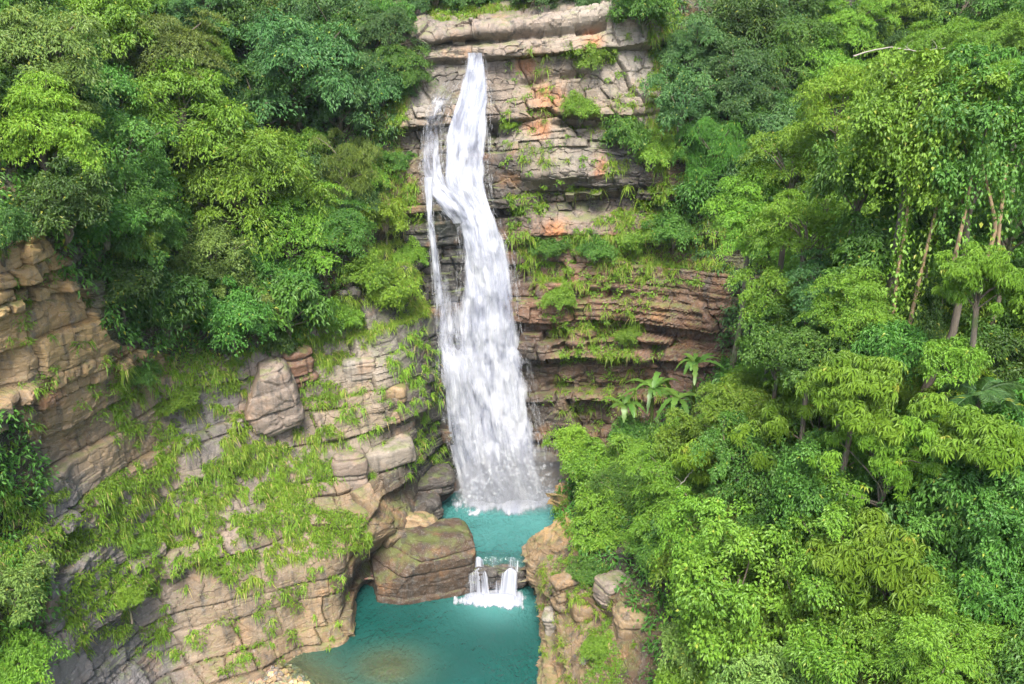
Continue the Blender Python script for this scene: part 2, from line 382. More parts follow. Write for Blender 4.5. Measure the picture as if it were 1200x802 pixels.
# -------- left wall: undercut cliff by the pool, grassy ledges, forest slope above
LW = [
    [(-480, 990, 15), (-480, 840, 16.5), (-480, 660, 18), (-480, 520, 19.5), (-480, 400, 21), (-480, 300, 22), (-480, 60, 31), (-480, -160, 41)],
    [(-190, 960, 23), (-190, 820, 24.5), (-190, 650, 26), (-190, 520, 27), (-190, 400, 28), (-190, 300, 29), (-190, 60, 38), (-190, -160, 48)],
    [(-60, 930, 24.6), (-60, 800, 26), (-60, 650, 27.6), (-60, 530, 28.4), (-60, 400, 29.3), (-60, 265, 30.2), (-60, 70, 38), (-60, -150, 49)],
    [(40, 905, 27), (40, 780, 28.6), (40, 650, 30), (40, 540, 31), (40, 400, 31.8), (40, 265, 32.6), (40, 80, 40), (40, -140, 52)],
    [(110, 880, 29.6), (110, 760, 31.2), (110, 650, 32.6), (110, 540, 34), (110, 420, 34.8), (115, 330, 35.6), (110, 90, 44), (110, -130, 55)],
    [(200, 850, 32.0), (200, 760, 34.2), (200, 660, 35.6), (200, 560, 37.4), (200, 480, 38.8), (200, 390, 40.2), (200, 95, 49), (200, -120, 60)],
    [(300, 796, 34.6), (298, 730, 36.0), (296, 665, 36.8), (300, 590, 39), (300, 490, 41.5), (300, 400, 43), (300, 100, 54), (300, -110, 65)],
    [(350, 774, 36.4), (348, 720, 37.2), (345, 668, 37.6), (350, 590, 40.4), (350, 490, 43), (350, 390, 44.4), (350, 100, 55.4), (350, -105, 66)],
    [(406, 760, 37.6), (404, 700, 38.6), (402, 640, 39.0), (410, 585, 41.6), (405, 500, 43.8), (400, 390, 45.6), (400, 100, 56), (400, -100, 66)],
    [(428, 725, 42.6), (424, 690, 42.8), (424, 634, 39.8), (430, 580, 42.4), (428, 500, 44.4), (425, 391, 46.2), (425, 105, 56), (425, -100, 66)],
    [(462, 705, 45.2), (458, 672, 45.2), (462, 626, 41.6), (462, 578, 43.6), (450, 500, 45.0), (450, 392, 46.8), (450, 110, 56), (450, -100, 66)],
    [(502, 680, 47.0), (500, 650, 46.8), (496, 618, 44.2), (490, 575, 45.4), (488, 500, 46.8), (480, 385, 48.2), (475, 130, 56), (475, -100, 66)],
    [(528, 650, 48.4), (526, 620, 48.4), (520, 585, 48.0), (522, 545, 48.6), (512, 490, 48.8), (508, 385, 49.8), (500, 150, 57), (500, -100, 66)],
    [(590, 640, 52), (590, 610, 52), (590, 585, 52), (580, 545, 52), (575, 490, 52), (570, 385, 53), (560, 150, 60), (560, -100, 68)],
]
def blobs(items):
    def f(P):
        q = project(P); o = 0
        for x, y, a, b in items: o = np.maximum(o, smooth(1.35, .75, np.hypot((q[:, 0] - x) / a, (q[:, 1] - y) / b)))
        return o * .9
    return f
left_wall = make_wall('cliff', LW, [18, 20, 40, 45, 60, 70, 55, 55, 35, 45, 55, 50, 30], [60, 80, 90, 90, 90, 60, 50], 3, dip=(.05, -.04), amp=.6, block=.6, rough=.45, calm=blobs([(345, 700, 75, 70), (230, 720, 50, 40), (80, 430, 50, 70)]), thick=(.45, 1.9), warp=.35)

# -------- back wall: the face the water drops over
BW = [
    [(410, 640, 50), (410, 480, 51), (410, 330, 52), (410, 230, 53), (410, 140, 54), (410, 60, 56), (410, 5, 60), (410, -50, 66), (410, -160, 76)],
    [(460, 640, 49.8), (460, 480, 50.8), (460, 330, 51.6), (460, 230, 52.4), (462, 140, 53.2), (465, 70, 55), (462, 20, 58), (460, -50, 66), (460, -160, 76)],
    [(505, 640, 49.4), (505, 480, 50.4), (503, 330, 51.2), (500, 230, 52.0), (500, 140, 53.0), (500, 68, 54.4), (502, 30, 55.6), (500, -40, 66), (500, -160, 76)],
    [(555, 640, 49.4), (555, 480, 50.4), (553, 330, 51.2), (552, 230, 52.0), (552, 140, 53.0), (552, 68, 54.6), (552, 22, 55.6), (550, -40, 67), (550, -160, 76)],
    [(610, 640, 49.4), (610, 480, 50.2), (610, 330, 51.0), (610, 232, 51.4), (606, 160, 52.2), (606, 80, 53.6), (606, 18, 55.2), (606, -40, 67), (606, -160, 76)],
    [(660, 630, 49.0), (660, 480, 49.8), (660, 330, 50.6), (660, 236, 51.3), (660, 180, 51.5), (660, 80, 53.4), (662, 14, 55.2), (660, -40, 67), (660, -160, 76)],
    [(720, 620, 48.2), (720, 480, 48.8), (720, 330, 49.8), (720, 236, 51.0), (720, 180, 50.9), (725, 80, 53.2), (730, 8, 55.6), (720, -45, 67), (720, -160, 76)],
    [(790, 610, 47.0), (790, 460, 47.6), (790, 330, 48.6), (790, 240, 50.2), (785, 180, 50.8), (785, 90, 53.6), (775, 10, 57.0), (780, -45, 67), (780, -160, 76)],
    [(870, 600, 45.4), (870, 440, 46.0), (870, 320, 47.2), (870, 230, 49.4), (870, 160, 51.4), (870, 90, 54.6), (870, 20, 59), (870, -50, 66), (870, -160, 74)],
    [(980, 600, 43.6), (980, 440, 44.6), (980, 320, 46.4), (980, 230, 49.0), (980, 160, 52), (980, 90, 55.6), (980, 20, 60), (980, -50, 66), (980, -160, 73)],
    [(1160, 600, 42), (1160, 440, 43.4), (1160, 320, 45.6), (1160, 230, 48.0), (1160, 160, 51), (1160, 90, 54), (1160, 20, 58), (1160, -50, 63), (1160, -160, 70)],
    [(1420, 600, 38), (1420, 440, 40.4), (1420, 320, 42.6), (1420, 230, 45.0), (1420, 160, 48), (1420, 90, 51), (1420, 20, 55), (1420, -50, 60), (1420, -160, 67)],
]
def back_mask(P):
    q = project(P); fall = np.exp(-((q[:, 0] - 560) / 60) ** 2) * smooth(215, 260, q[:, 1])
    return 1 - .55 * fall
def back_extra(P):
    q = project(P); g = lambda x, y, a, b: np.exp(-((q[:, 0] - x) / a) ** 2 - ((q[:, 1] - y) / b) ** 2)
    band = lambda y, w_, x0, x1: np.exp(-((q[:, 1] - y) / w_) ** 2) * smooth(x0, x0 + 25, q[:, 0]) * (1 - smooth(x1 - 25, x1, q[:, 0]))
    sag = 6 * fbm(P / 3, 3, 88)
    d = .9 * g(517, 252, 13, 26) + .5 * g(517, 120, 10, 22) - 1.3 * g(580, 152, 17, 10) + .7 * g(600, 60, 30, 20) + .45 * g(605, 190, 14, 22)
    d = d - 1.0 * band(238 + sag, 13, 612, 830) + .5 * band(205 + sag, 16, 600, 800)                    # the long shelf and the dark hollow under it
    d = d - .8 * band(47 - .10 * (q[:, 0] - 600) + sag, 4, 480, 735) + .35 * band(36 - .12 * (q[:, 0] - 600) + sag, 8, 480, 740)
    d = d - .7 * band(150 - .05 * (q[:, 0] - 640) + sag, 4, 640, 745) - .6 * band(90 - .2 * (q[:, 0] - 640) + sag, 4, 600, 700) - .7 * band(405 + sag, 6, 640, 800) - .5 * band(345 + sag, 5, 630, 760) - .6 * band(455 + sag, 6, 630, 780)
    d = np.where(d < 0, d * (.55 + .9 * hash2(np.floor((P[:, 0] + .3 * fbm(P / .8, 2, 91)) / .9), np.floor(P[:, 2] / 1.3), 92)), d)
    return d
back_wall = make_wall('cliff', BW, [40, 60, 70, 75, 75, 80, 85, 70, 40, 20, 12], [70, 90, 70, 60, 80, 60, 30, 20], 21, amp_mask=back_mask, dip=(-.07, 0), thick=(.45, 2.8), amp=.8, block=.75, rough=.5, warp=.4, calm=blobs([(650, 185, 60, 26), (690, 262, 70, 26)]), facet=.5, extra=back_extra)

# -------- right bluff and forest slope
W = lambda x, y, z: ('w', x, y, z)
RWc = [
    [W(5.5, 54, -1), W(5.4, 53.6, 2), W(5.6, 53.2, 4.0), W(7, 53, 5), W(10, 52.5, 8), W(14.5, 52, 13), W(23, 51, 23), W(42, 50, 40)],
    [W(4.4, 49.5, -1), W(4.4, 49.3, 2), W(4.5, 49.2, 4.0), W(6.2, 49, 5), W(9, 48.8, 7.4), W(13, 48.5, 12), W(22, 48, 21), W(42, 47, 38)],
    [W(3.4, 46.6, -1), W(3.1, 46.0, 2), W(2.9, 45.8, 4.2), W(4.4, 46, 5.0), W(7.2, 46, 6.6), W(12, 46, 11), W(21, 45, 19), W(40, 44, 35)],
    [W(3.7, 44.5, -1), W(3.8, 44.4, 1.4), W(3.7, 44.3, 2.9), W(4.4, 44.0, 4.5), W(6.6, 43.6, 6.4), W(11.5, 43, 10.4), W(20, 42, 17.6), W(40, 40, 34)],
    [W(1.35, 42.6, -1), W(1.0, 42.2, 1.2), W(.9, 42.0, 3.0), W(2.2, 41.9, 3.9), W(5.4, 41.4, 5.8), W(11, 41, 10), W(19, 39.5, 16.5), W(38, 37, 32)],
    [W(1.7, 40.2, -1), W(1.5, 39.8, 1.0), W(1.5, 39.7, 2.7), W(2.6, 39.4, 3.6), W(5.4, 39.0, 5.6), W(10.6, 38, 9.6), W(18, 36.5, 15.5), W(36, 33, 30)],
    [W(1.5, 37.6, -1), W(1.6, 37.2, .8), W(2.2, 37.0, 2.2), W(3.5, 36.4, 3.6), W(5.8, 36.0, 5.4), W(10.2, 35, 9), W(17, 33.5, 14.6), W(34, 30, 28)],
    [W(1.5, 34.2, -1), W(1.7, 34, .8), W(2.5, 33.7, 2.2), W(3.9, 33.2, 3.5), W(6.0, 32.6, 5.2), W(9.8, 31.5, 8.4), W(16, 29.5, 13.4), W(32, 26, 26)],
    [W(1.9, 30.5, -1), W(2.2, 30.2, .8), W(3.1, 29.9, 2.2), W(4.6, 29.4, 3.5), W(6.6, 28.6, 5.2), W(10, 27, 8.2), W(15.6, 25, 12.8), W(31, 21, 25)],
    [W(3, 25, -1), W(3.4, 24.8, .8), W(4.2, 24.6, 2.4), W(5.6, 24, 3.8), W(7.6, 23, 5.4), W(10.6, 21.5, 8), W(15.4, 19, 12.4), W(30, 14, 24)],
    [W(5, 18, -1), W(5.4, 18, .8), W(6.2, 18, 2.5), W(7.5, 17.6, 4), W(9.2, 17, 5.6), W(11.8, 15.5, 8), W(16, 13, 12), W(30, 8, 23)],
]
right_wall = make_wall('cliff', RWc, [30, 45, 45, 50, 60, 60, 60, 40, 16, 10], [55, 60, 60, 60, 50, 30, 16], 45, flip=True, dip=(.05, -.06), amp=.25, block=.6, rough=.22, thick=(.8, 2.4), warp=.2, facet=.75)
WALLS = [left_wall, back_wall, right_wall]
# ================================================================== ray casts on to the terrain
def stride_faces(wl, st=2):
    a = np.arange(wl['nu'] * wl['nv']).reshape(wl['nu'], wl['nv'])[::st, ::st]
    return np.stack([a[:-1, :-1], a[1:, :-1], a[1:, 1:], a[:-1, 1:]], -1).reshape(-1, 4)
_V = []; _F = []; _n = 0
for wl in WALLS:
    _V.append(wl['P']); _F.append(stride_faces(wl) + _n); _n += len(wl['P'])
TERR = BVHTree.FromPolygons(np.concatenate(_V).tolist(), np.concatenate(_F).tolist())
CAMV = Vector((0, 0, CAMZ))

def hit(px, py):
    """terrain point and normal seen at a photo pixel"""
    loc, nor, i, d = TERR.ray_cast(CAMV, Vector(ray(px, py)))
    if loc is None: return None, None
    n = np.array(nor); v = ray(px, py)
    if n @ v > 0: n = -n
    return np.array(loc), n

def ground(x, y, z0=60):
    loc, nor, i, d = TERR.ray_cast(Vector((x, y, z0)), Vector((0, 0, -1)))
    return None if loc is None else loc.z

# ================================================================== boulders
def boulder_mesh(name, half, seed, power=4.0, n=44, yaw=0.0, tilt=0.0, colour='tan', amp=.10, block=.10, rough=.22, thick=(.3, 1.2), origin=(0, 0, 0), cut=()):
    g = np.linspace(-1, 1, n); A, B = np.meshgrid(g, g, indexing='ij'); one = np.ones_like(A)
    Vs = []; Fs = []; o = 0
    for ax in range(3):
        for sg in (-1, 1):
            c = [None] * 3; c[ax] = one * sg; c[(ax + 1) % 3] = A * sg; c[(ax + 2) % 3] = B
            Vs.append(np.stack(c, -1).reshape(-1, 3)); Fs.append(grid_faces(n, n) + o); o += n * n
    V = np.concatenate(Vs); V = np.sin(V * np.pi / 4) / math.sin(math.pi / 4)
    D = V / np.linalg.norm(V, axis=1, keepdims=True)
    rad = (np.abs(D) ** power).sum(1) ** (-1 / power)
    V = D * rad[:, None]
    for nx, ny, nz, d in cut:                                        # broken faces
        nn = np.array([nx, ny, nz]) / math.sqrt(nx * nx + ny * ny + nz * nz)
        e = np.maximum(V @ nn - d, 0); V = V - .94 * e[:, None] * nn
    V = V * np.array(half)
    # weld seams by rounding
    key = np.round(V, 4); u, idx, inv = np.unique(key, axis=0, return_index=True, return_inverse=True); inv = inv.reshape(-1)
    V = V[idx]; F = inv[np.concatenate(Fs)]
    N = V / (np.array(half) ** 2); N /= np.linalg.norm(N, axis=1, keepdims=True)
    Q = V + np.array(origin)
    S, bed, blk = strata(Q, N, seed, thick=thick, amp=amp, block=block, crack=.09, warp=.25, rough=rough, facet=rough * .8)
    V = S - np.array(origin)
    ca, sa = math.cos(tilt), math.sin(tilt); V = V @ np.array([[ca, 0, -sa], [0, 1, 0], [sa, 0, ca]])
    ca, sa = math.cos(yaw), math.sin(yaw); V = V @ np.array([[ca, sa, 0], [-sa, ca, 0], [0, 0, 1]])
    base = .6 * np.array(ROCKC[colour]) * (1 + .2 * fbm((V + origin) / .8, 3, seed))[:, None]
    return mesh_np(name, V, F, {'rockcol': base, 'bedval': np.stack([bed, blk, bed * 0], -1)}, M_ROCK, True)

def boulder(label, c, half, seed, group=None, **kw):
    o = obj('boulder', boulder_mesh('boulder', half, seed, origin=tuple(c), **kw), loc=c)
    tag(o, label, 'boulder', group); return o

boulder('huge square-faced dark brown boulder standing between the two pools', (-4.95, 42.3, 1.1), (2.75, 1.5, 2.05), 5, power=8, n=90, yaw=R(16), colour='darkbrown', cut=((-1, -.35, .9, .8), (-1, -1, .1, 1.05), (.25, -.7, 1.0, 1.18)), rough=.3, amp=.12, block=.26, thick=(.6, 1.4))
boulder('rounded mossy boulder lying behind the huge square-faced one', (-6.0, 43.9, 2.1), (1.9, 1.1, 1.55), 6, power=3.2, n=60, yaw=R(8), colour='tan', rough=.3)
boulder('dark slanting boulder under the rock overhang by the cave', (-6.9, 42.9, .5), (1.2, 1.2, 1.4), 8, power=3.5, n=50, yaw=R(-20), tilt=R(25), colour='darkbrown', cut=((.6, -.6, .7, .7),))
boulder('small square orange-brown rock slab on the mossy ledge', at(430, 583, 43.1), (.75, .6, .32), 9, power=6, n=30, yaw=R(12), tilt=R(8), colour='ochre', rough=.1)
boulder('big pinkish wedge of bare rock leaning out of the fern slope', at(314, 464, 42.5), (1.5, 1.5, 1.9), 12, power=5, n=60, yaw=R(20), tilt=R(-14), colour='pink', cut=((-1, 0, 1.0, .62),), rough=.22, thick=(.8, 2.5))
boulder('rough brown rock just behind the pinkish wedge', at(348, 432, 44.0), (.9, .8, 1.1), 13, power=3.2, n=36, yaw=R(40), colour='red', rough=.22)
boulder('pale blunt rock knob on the grassy ledge above the overhang', at(410, 552, 43.0), (1.0, .9, 1.2), 14, power=4.5, n=50, yaw=R(15), colour='pink', rough=.2)
boulder('long pale block jutting out under the stepped ledges', at(450, 532, 44.7), (1.7, 1.0, .6), 15, power=6, n=50, yaw=R(18), tilt=R(-8), colour='pale', rough=.2)
boulder('pale square block on top of the stepped ledges', at(418, 430, 46.0), (1.0, .9, .75), 16, power=6, n=40, yaw=R(22), colour='pale', rough=.18)
boulder('squat brown block near the top of the stepped ledges', at(452, 462, 46.2), (1.1, .9, .6), 17, power=6, n=40, yaw=R(10), colour='tan', rough=.18)
boulder('dark wet rock hump beside the foot of the waterfall', at(505, 566, 47.6), (1.5, 1.2, .8), 18, power=4, n=50, yaw=R(14), tilt=R(-6), colour='dark', rough=.25)
boulder('dark wet rock at the left rim of the upper pool', at(492, 596, 46.0), (1.4, 1.0, .8), 19, power=4, n=50, yaw=R(20), tilt=R(-6), colour='dark', rough=.25)
boulder('pale rounded boulder on the moss of the right bluff', at(691, 778, 33.0), (.55, .5, .45), 20, power=2.6, n=30, colour='pale', rough=.1)
boulder('smooth-topped brown rock head at the left edge of the right bluff', at(652, 662, 41.3), (1.5, 1.4, 1.0), 22, power=5, n=60, yaw=R(-12), tilt=R(6), colour='tan', rough=.25, amp=.2)
boulder('dark wet rock splitting the little cascade in two', at(576, 676, 41.7), (.38, .45, .6), 23, power=3, n=36, yaw=R(20), colour='dark', rough=.2)
boulder('low dark sill rock the little cascade runs over', at(578, 676, 42.0), (1.9, .55, .75), 26, power=3.4, n=50, yaw=R(4), colour='dark', rough=.25)

for k, (x, y, Y, h, a, c) in enumerate([(665, 690, 39.2, (.8, .6, .9), 20, 'tan'), (652, 735, 37.0, (.7, .6, 1.0), -10, 'pale'), (690, 715, 37.4, (.9, .7, .8), 15, 'tan'), (720, 690, 37.4, (.8, .7, .7), 30, 'pink'), (742, 730, 34.6, (.8, .7, .8), 10, 'tan')]):
    boulder(['tan block of fractured rock under the rock head on the right bluff', 'tall pale slab standing at the waterline of the right bluff', 'squarish tan block in the middle of the bare bluff face', 'pinkish block just under the bushes of the right bluff', 'tan block at the right end of the bare bluff face'][k],
            at(x, y, hit(x, y)[0][1] + .3), h, 60 + k, power=5, n=36, yaw=R(a), tilt=R(-10 + 4 * k), colour=c, rough=.3, block=.2)

# ================================================================== pools
def bed_z(x, y):
    d = np.hypot((x + 13.6) / 5.2, (y - 33.2) / 3.4)                        # gravel bank in the front left corner
    z = -3.2 + 3.75 * (1 - smooth(.35, 2.2, d)) + .25 * fbm(np.stack([x, y, x * 0], -1) / 1.5, 3, 90)
    d2 = np.hypot((x + 6.2) / 3.0, (y - 35.6) / 2.4)                         # sandy shoal under the water
    return np.maximum(z, -3.2 + 2.75 * (1 - smooth(.1, 1.5, d2)) + .15 * fbm(np.stack([x, y, x * 0 + 4], -1) / 1.2, 3, 91))

def sheet(name, x0, x1, y0, y1, z, step, mat, zfun=None, attrs=None, keep=None):
    xs = np.arange(x0, x1 + step, step); ys = np.arange(y0, y1 + step, step)
    X, Y = np.meshgrid(xs, ys, indexing='ij'); Z = X * 0 + z if zfun is None else zfun(X, Y)
    V = np.stack([X, Y, Z], -1).reshape(-1, 3)
    F = grid_faces(len(xs), len(ys))
    if keep is not None: F = F[keep(V[F].mean(1))]
    o = obj(name, mesh_np(name, V, F, attrs(V) if attrs else None, mat, True)); tag(o, kind='structure'); return o

def bed_material():
    t = NT('gravel_bed'); p = t.pos(); n = t.noise(p, 3, 6, .7)
    vor = t.n('TexVoronoi'); t.set(vor.inputs['Vector'], p); vor.inputs['Scale'].default_value = 5
    c = t.mix(n, (.2, .14, .08), (.48, .37, .24)); c = t.mix(.4, c, t.mix(1.0, c, vor.outputs['Color'], 'MULTIPLY'))
    return t.done(t.n('BsdfPrincipled', i_Base_Color=c, i_Roughness=.8, i_Normal=t.bump(vor.outputs['Distance'], .8, .1)))
M_BED = bed_material()
sheet('riverbed', -24, 7, 16, 43, 0, .3, M_BED, bed_z)
sheet('riverbed', -9, 7, 41.6, 53, -.6, .5, M_BED, lambda X, Y: -.8 + 1.6 * (1 - smooth(42.0, 43.6, Y)) + .2 * fbm(np.stack([X, Y, X * 0], -1) / 1.3, 3, 95))

def water_material():
    t = NT('turquoise_water'); p = t.pos()
    q = t.mapping(p, (1.0, .55, 1))
    r1 = t.noise(q, 1.5, 3, .55, .6); r2 = t.noise(q, 5.5, 3, .55, .4); big = t.noise(p, .22, 3, .5)
    h = t.math('ADD', t.math('MULTIPLY', r1, .9), t.math('MULTIPLY', r2, .5))
    deep = t.mix(big, (.0, .022, .020), (.001, .058, .048))
    c = t.mix(t.attr('milky'), deep, (.06, .20, .19)); c = t.mix(t.attr('shoal'), c, (.09, .10, .05))
    b = t.n('BsdfPrincipled', i_Base_Color=c, i_Roughness=.06, i_IOR=1.33, i_Normal=t.bump(h, t.ramp(big, [(.35, .35), (.65, 1.0)]), .3))
    tr = t.n('BsdfTransparent', i_Color=(.72, .88, .8))
    mx = t.n('MixShader'); t.set(mx.inputs[0], t.attr('turbid')); t.set(mx.inputs[1], tr); t.set(mx.inputs[2], b)
    # the mirror stays on the clear shallows as well
    gl = t.n('BsdfGlossy', i_Roughness=.1, i_Normal=t.bump(h, .8, .2)); fr = t.n('Fresnel', i_IOR=1.33); mg = t.n('MixShader')
    t.set(mg.inputs[0], t.math('MULTIPLY', fr.outputs[0], t.math('SUBTRACT', 1.0, t.attr('turbid')))); t.set(mg.inputs[1], mx.outputs[0]); t.set(mg.inputs[2], gl)
    return t.done(mg)
M_WATER = water_material()
def lower_attrs(V):
    depth = np.maximum(-bed_z(V[:, 0], V[:, 1]), 0)
    foam = np.exp(-((V[:, 0] + .9) / 2.4) ** 2 - ((V[:, 1] - 40.6) / 1.6) ** 2)
    return {'shoal': np.clip(np.exp(-depth * 1.1) * 1.2, 0, .8), 'turbid': np.clip(1 - np.exp(-depth * 2.2), 0, .96), 'milky': np.clip(.1 + .7 * foam + .1 * fbm(V / 3, 3, 60), 0, 1)}
def upper_attrs(V):
    foam = np.exp(-(np.hypot(V[:, 0] - .2, (V[:, 1] - 49) * .9) / 4.0) ** 2)
    return {'shoal': np.zeros(len(V)), 'turbid': np.full(len(V), .95) - .45 * np.exp(-((V[:, 1] - 42.2) / .7) ** 2), 'milky': np.clip(.42 + .6 * foam + .2 * fbm(V / 2, 3, 61), 0, 1)}
def lower_z(X, Y): return .025 * fbm(np.stack([X * 1.2, Y * .8, X * 0], -1), 3, 71)
sheet('water', -24, 4, 16, 42.4, 0, .15, M_WATER, lower_z, lower_attrs)
sheet('water', -8.5, 6, 42.1, 53, 1.8, .12, M_WATER, lambda X, Y: 1.8 + .03 * fbm(np.stack([X * 1.5, Y, X * 0], -1), 3, 72) - .5 * (1 - smooth(42.0, 42.5, Y)), upper_attrs, lambda c: (c[:, 0] > -3.0) | ((c[:, 1] > 44.0) & (c[:, 0] > -4.6)) | (c[:, 1] > 46))

# gravel bank: loose stones, uncountable
def gravel():
    mb = MB(); r = np.random.default_rng(4)
    u = np.array([[1, 0, 0], [-1, 0, 0], [0, 1, 0], [0, -1, 0], [0, 0, 1], [0, 0, -1]], float)
    f = np.array([[0, 2, 4], [2, 1, 4], [1, 3, 4], [3, 0, 4], [2, 0, 5], [1, 2, 5], [3, 1, 5], [0, 3, 5]])
    k = 0
    while k < 1500:
        x, y = r.uniform(-18.5, -9.5), r.uniform(31, 37)
        z = float(bed_z(np.array([x]), np.array([y]))[0])
        if z < -.25: k += .2; continue
        s = r.uniform(.05, .2) * (1.7 if r.random() < .07 else 1)
        A = np.linalg.qr(r.normal(size=(3, 3)))[0]; V = (u * r.uniform(.6, 1.2, (6, 1)) * s) @ A; V[:, 2] *= .7
        g = ROCKC[['tan', 'pink', 'grey', 'brown', 'ochre'][r.integers(5)]]
        mb.add(V + [x, y, z + s * .3], f, rockcol=np.tile(np.array(g) * r.uniform(.7, 1.2), (6, 1)), bedval=np.tile([.5, r.random(), 0], (6, 1))); k += 1
    o = obj('gravel', mb.mesh('gravel', M_ROCK)); tag(o, kind='stuff')
gravel()

# ================================================================== the waterfall
def fall_material():
    t = NT('falling_water'); fl = t.attr('flow', 'Vector')
    m1 = t.noise(t.mapping(fl, (3.4, .42, 1)), 1.0, 6, .62, .5)
    m2 = t.noise(t.mapping(fl, (11, .8, 1)), 1.0, 4, .6, .2)
    m3 = t.noise(t.mapping(fl, (1.05, .4, 1)), 1.0, 4, .55, .9)
    s = t.math('ADD', t.math('MULTIPLY', m1, .48), t.math('ADD', t.math('MULTIPLY', m2, .12), t.math('MULTIPLY', m3, .5)))
    a = t.math('ADD', s, t.math('SUBTRACT', t.attr('dens'), 1.0))
    al = t.ramp(a, [(.34, 0.0), (.60, 1.0)])
    c = t.mix(t.ramp(t.math('ADD', t.math('MULTIPLY', m3, .6), t.math('MULTIPLY', m1, .45)), [(.44, 0.0), (.66, 1.0)]), (.36, .385, .47), (.57, .585, .615))  # lavender shadow blotches between the white streaks are painted into the colour
    d = t.n('BsdfDiffuse', i_Color=c, i_Normal=t.bump(s, .3, .2)); tl = t.n('BsdfTranslucent', i_Color=c)
    mx = t.n('MixShader', i_0=.35); t.set(mx.inputs[1], d.outputs[0]); t.set(mx.inputs[2], tl.outputs[0])
    tr = t.n('BsdfTransparent'); m = t.n('MixShader'); t.set(m.inputs[0], t.math('MULTIPLY', al, .97)); t.set(m.inputs[1], tr.outputs[0]); t.set(m.inputs[2], mx.outputs[0])
    return t.done(m)
M_FALL = fall_material()
def spray_material():
    t = NT('spray'); c = (.66, .68, .71)
    d = t.n('BsdfDiffuse', i_Color=c); tl = t.n('BsdfTranslucent', i_Color=c); mx = t.n('MixShader', i_0=.45)
    t.set(mx.inputs[1], d.outputs[0]); t.set(mx.inputs[2], tl.outputs[0])
    tr = t.n('BsdfTransparent'); m = t.n('MixShader', i_0=.28); t.set(m.inputs[1], tr.outputs[0]); t.set(m.inputs[2], mx.outputs[0])
    return t.done(m)
M_SPRAY = spray_material()

_fy = np.array([50, 70, 130, 200, 240, 300, 400, 500, 600], float)
_fd = np.array([54.4, 54.1, 52.7, 51.6, 51.1, 50.7, 50.0, 49.4, 48.8], float)
_cd = {}
def cliff_depth(px, py):
    k = (round(px / 5), round(py / 5))
    if k not in _cd:
        h, n = hit(k[0] * 5, k[1] * 5); _cd[k] = 60 if h is None else h[1]
    return _cd[k]

def stream(tbl, off, nu=36, nv=260, wav=.16, seed=0, bulge=.35):
    """tbl: (py, left px, right px, density); returns grid points (nu,nv,3), metres across/down, density"""
    tb = np.array(tbl, float); py = np.linspace(tb[0, 0], tb[-1, 0], nv)
    L = np.interp(py, tb[:, 0], tb[:, 1]); Rr = np.interp(py, tb[:, 0], tb[:, 2]); D = np.interp(py, tb[:, 0], tb[:, 3])
    k = np.ones(9) / 9; sm = lambda a: np.convolve(np.pad(a, 4, 'edge'), k, 'valid'); L, Rr = sm(L), sm(Rr)
    base = np.interp(py, _fy, _fd)
    mid = np.array([min(cliff_depth(l + (r_ - l) * .5, y), cliff_depth(l + (r_ - l) * .15, y), cliff_depth(l + (r_ - l) * .85, y)) for l, r_, y in zip(L, Rr, py)])
    mid = np.where(py > 555, base, np.minimum(mid - .25, base)); k2 = np.ones(31) / 31; mid = np.convolve(np.pad(mid, 15, 'edge'), k2, 'valid')
    u = np.linspace(0, 1, nu); S = np.zeros((nu, nv, 3))
    for j in range(nv):
        for i in range(nu):
            Y = mid[j] - off - bulge * (1 - (2 * u[i] - 1) ** 2)
            S[i, j] = at(L[j] + (Rr[j] - L[j]) * u[i], py[j], Y)
    seg = np.linalg.norm(np.diff(S[nu // 2], axis=0), axis=1); vm = np.concatenate([[0], np.cumsum(seg)])
    um = (u[:, None] - .5) * (np.linalg.norm(S[-1] - S[0], axis=1))[None, :]
    fl = np.stack([um, np.broadcast_to(vm, um.shape), np.full_like(um, seed * 7.3)], -1)
    dis = fbm(np.stack([um * 1.6, vm[None, :] * .6 + um * 0, um * 0 + seed], -1), 4, seed + 200) * wav * 2
    dis += .5 * wav * fbm(np.stack([um * 4.5, vm[None, :] * 1.1 + um * 0, um * 0 + seed], -1), 3, seed + 210)
    S[..., 1] += dis
    low = S[..., 2] < 1.76                                          # the water ends at the pool
    S[..., 2] = np.where(low, 1.76 - .01 * (1.76 - S[..., 2]), S[..., 2])
    edge = smooth(0, .16, u) * smooth(0, .16, 1 - u)
    wav_e = .75 + .5 * fbm(np.stack([um * 0 + seed, vm[None, :] * .8 + um * 0, (u[:, None] > .5) * 5.0 + um * 0], -1), 3, seed + 220)
    dens = D[None, :] - (1 - edge)[:, None] * .55 * wav_e
    return S, fl, dens

def stream_mesh(name, layers, parent):
    mb = MB()
    for S, fl, de in layers:
        nu, nv = de.shape; mb.add(S.reshape(-1, 3), grid_faces(nu, nv), flow=fl.reshape(-1, 3), dens=de.reshape(-1))
    return obj(name, mb.mesh(name, M_FALL, True), parent)

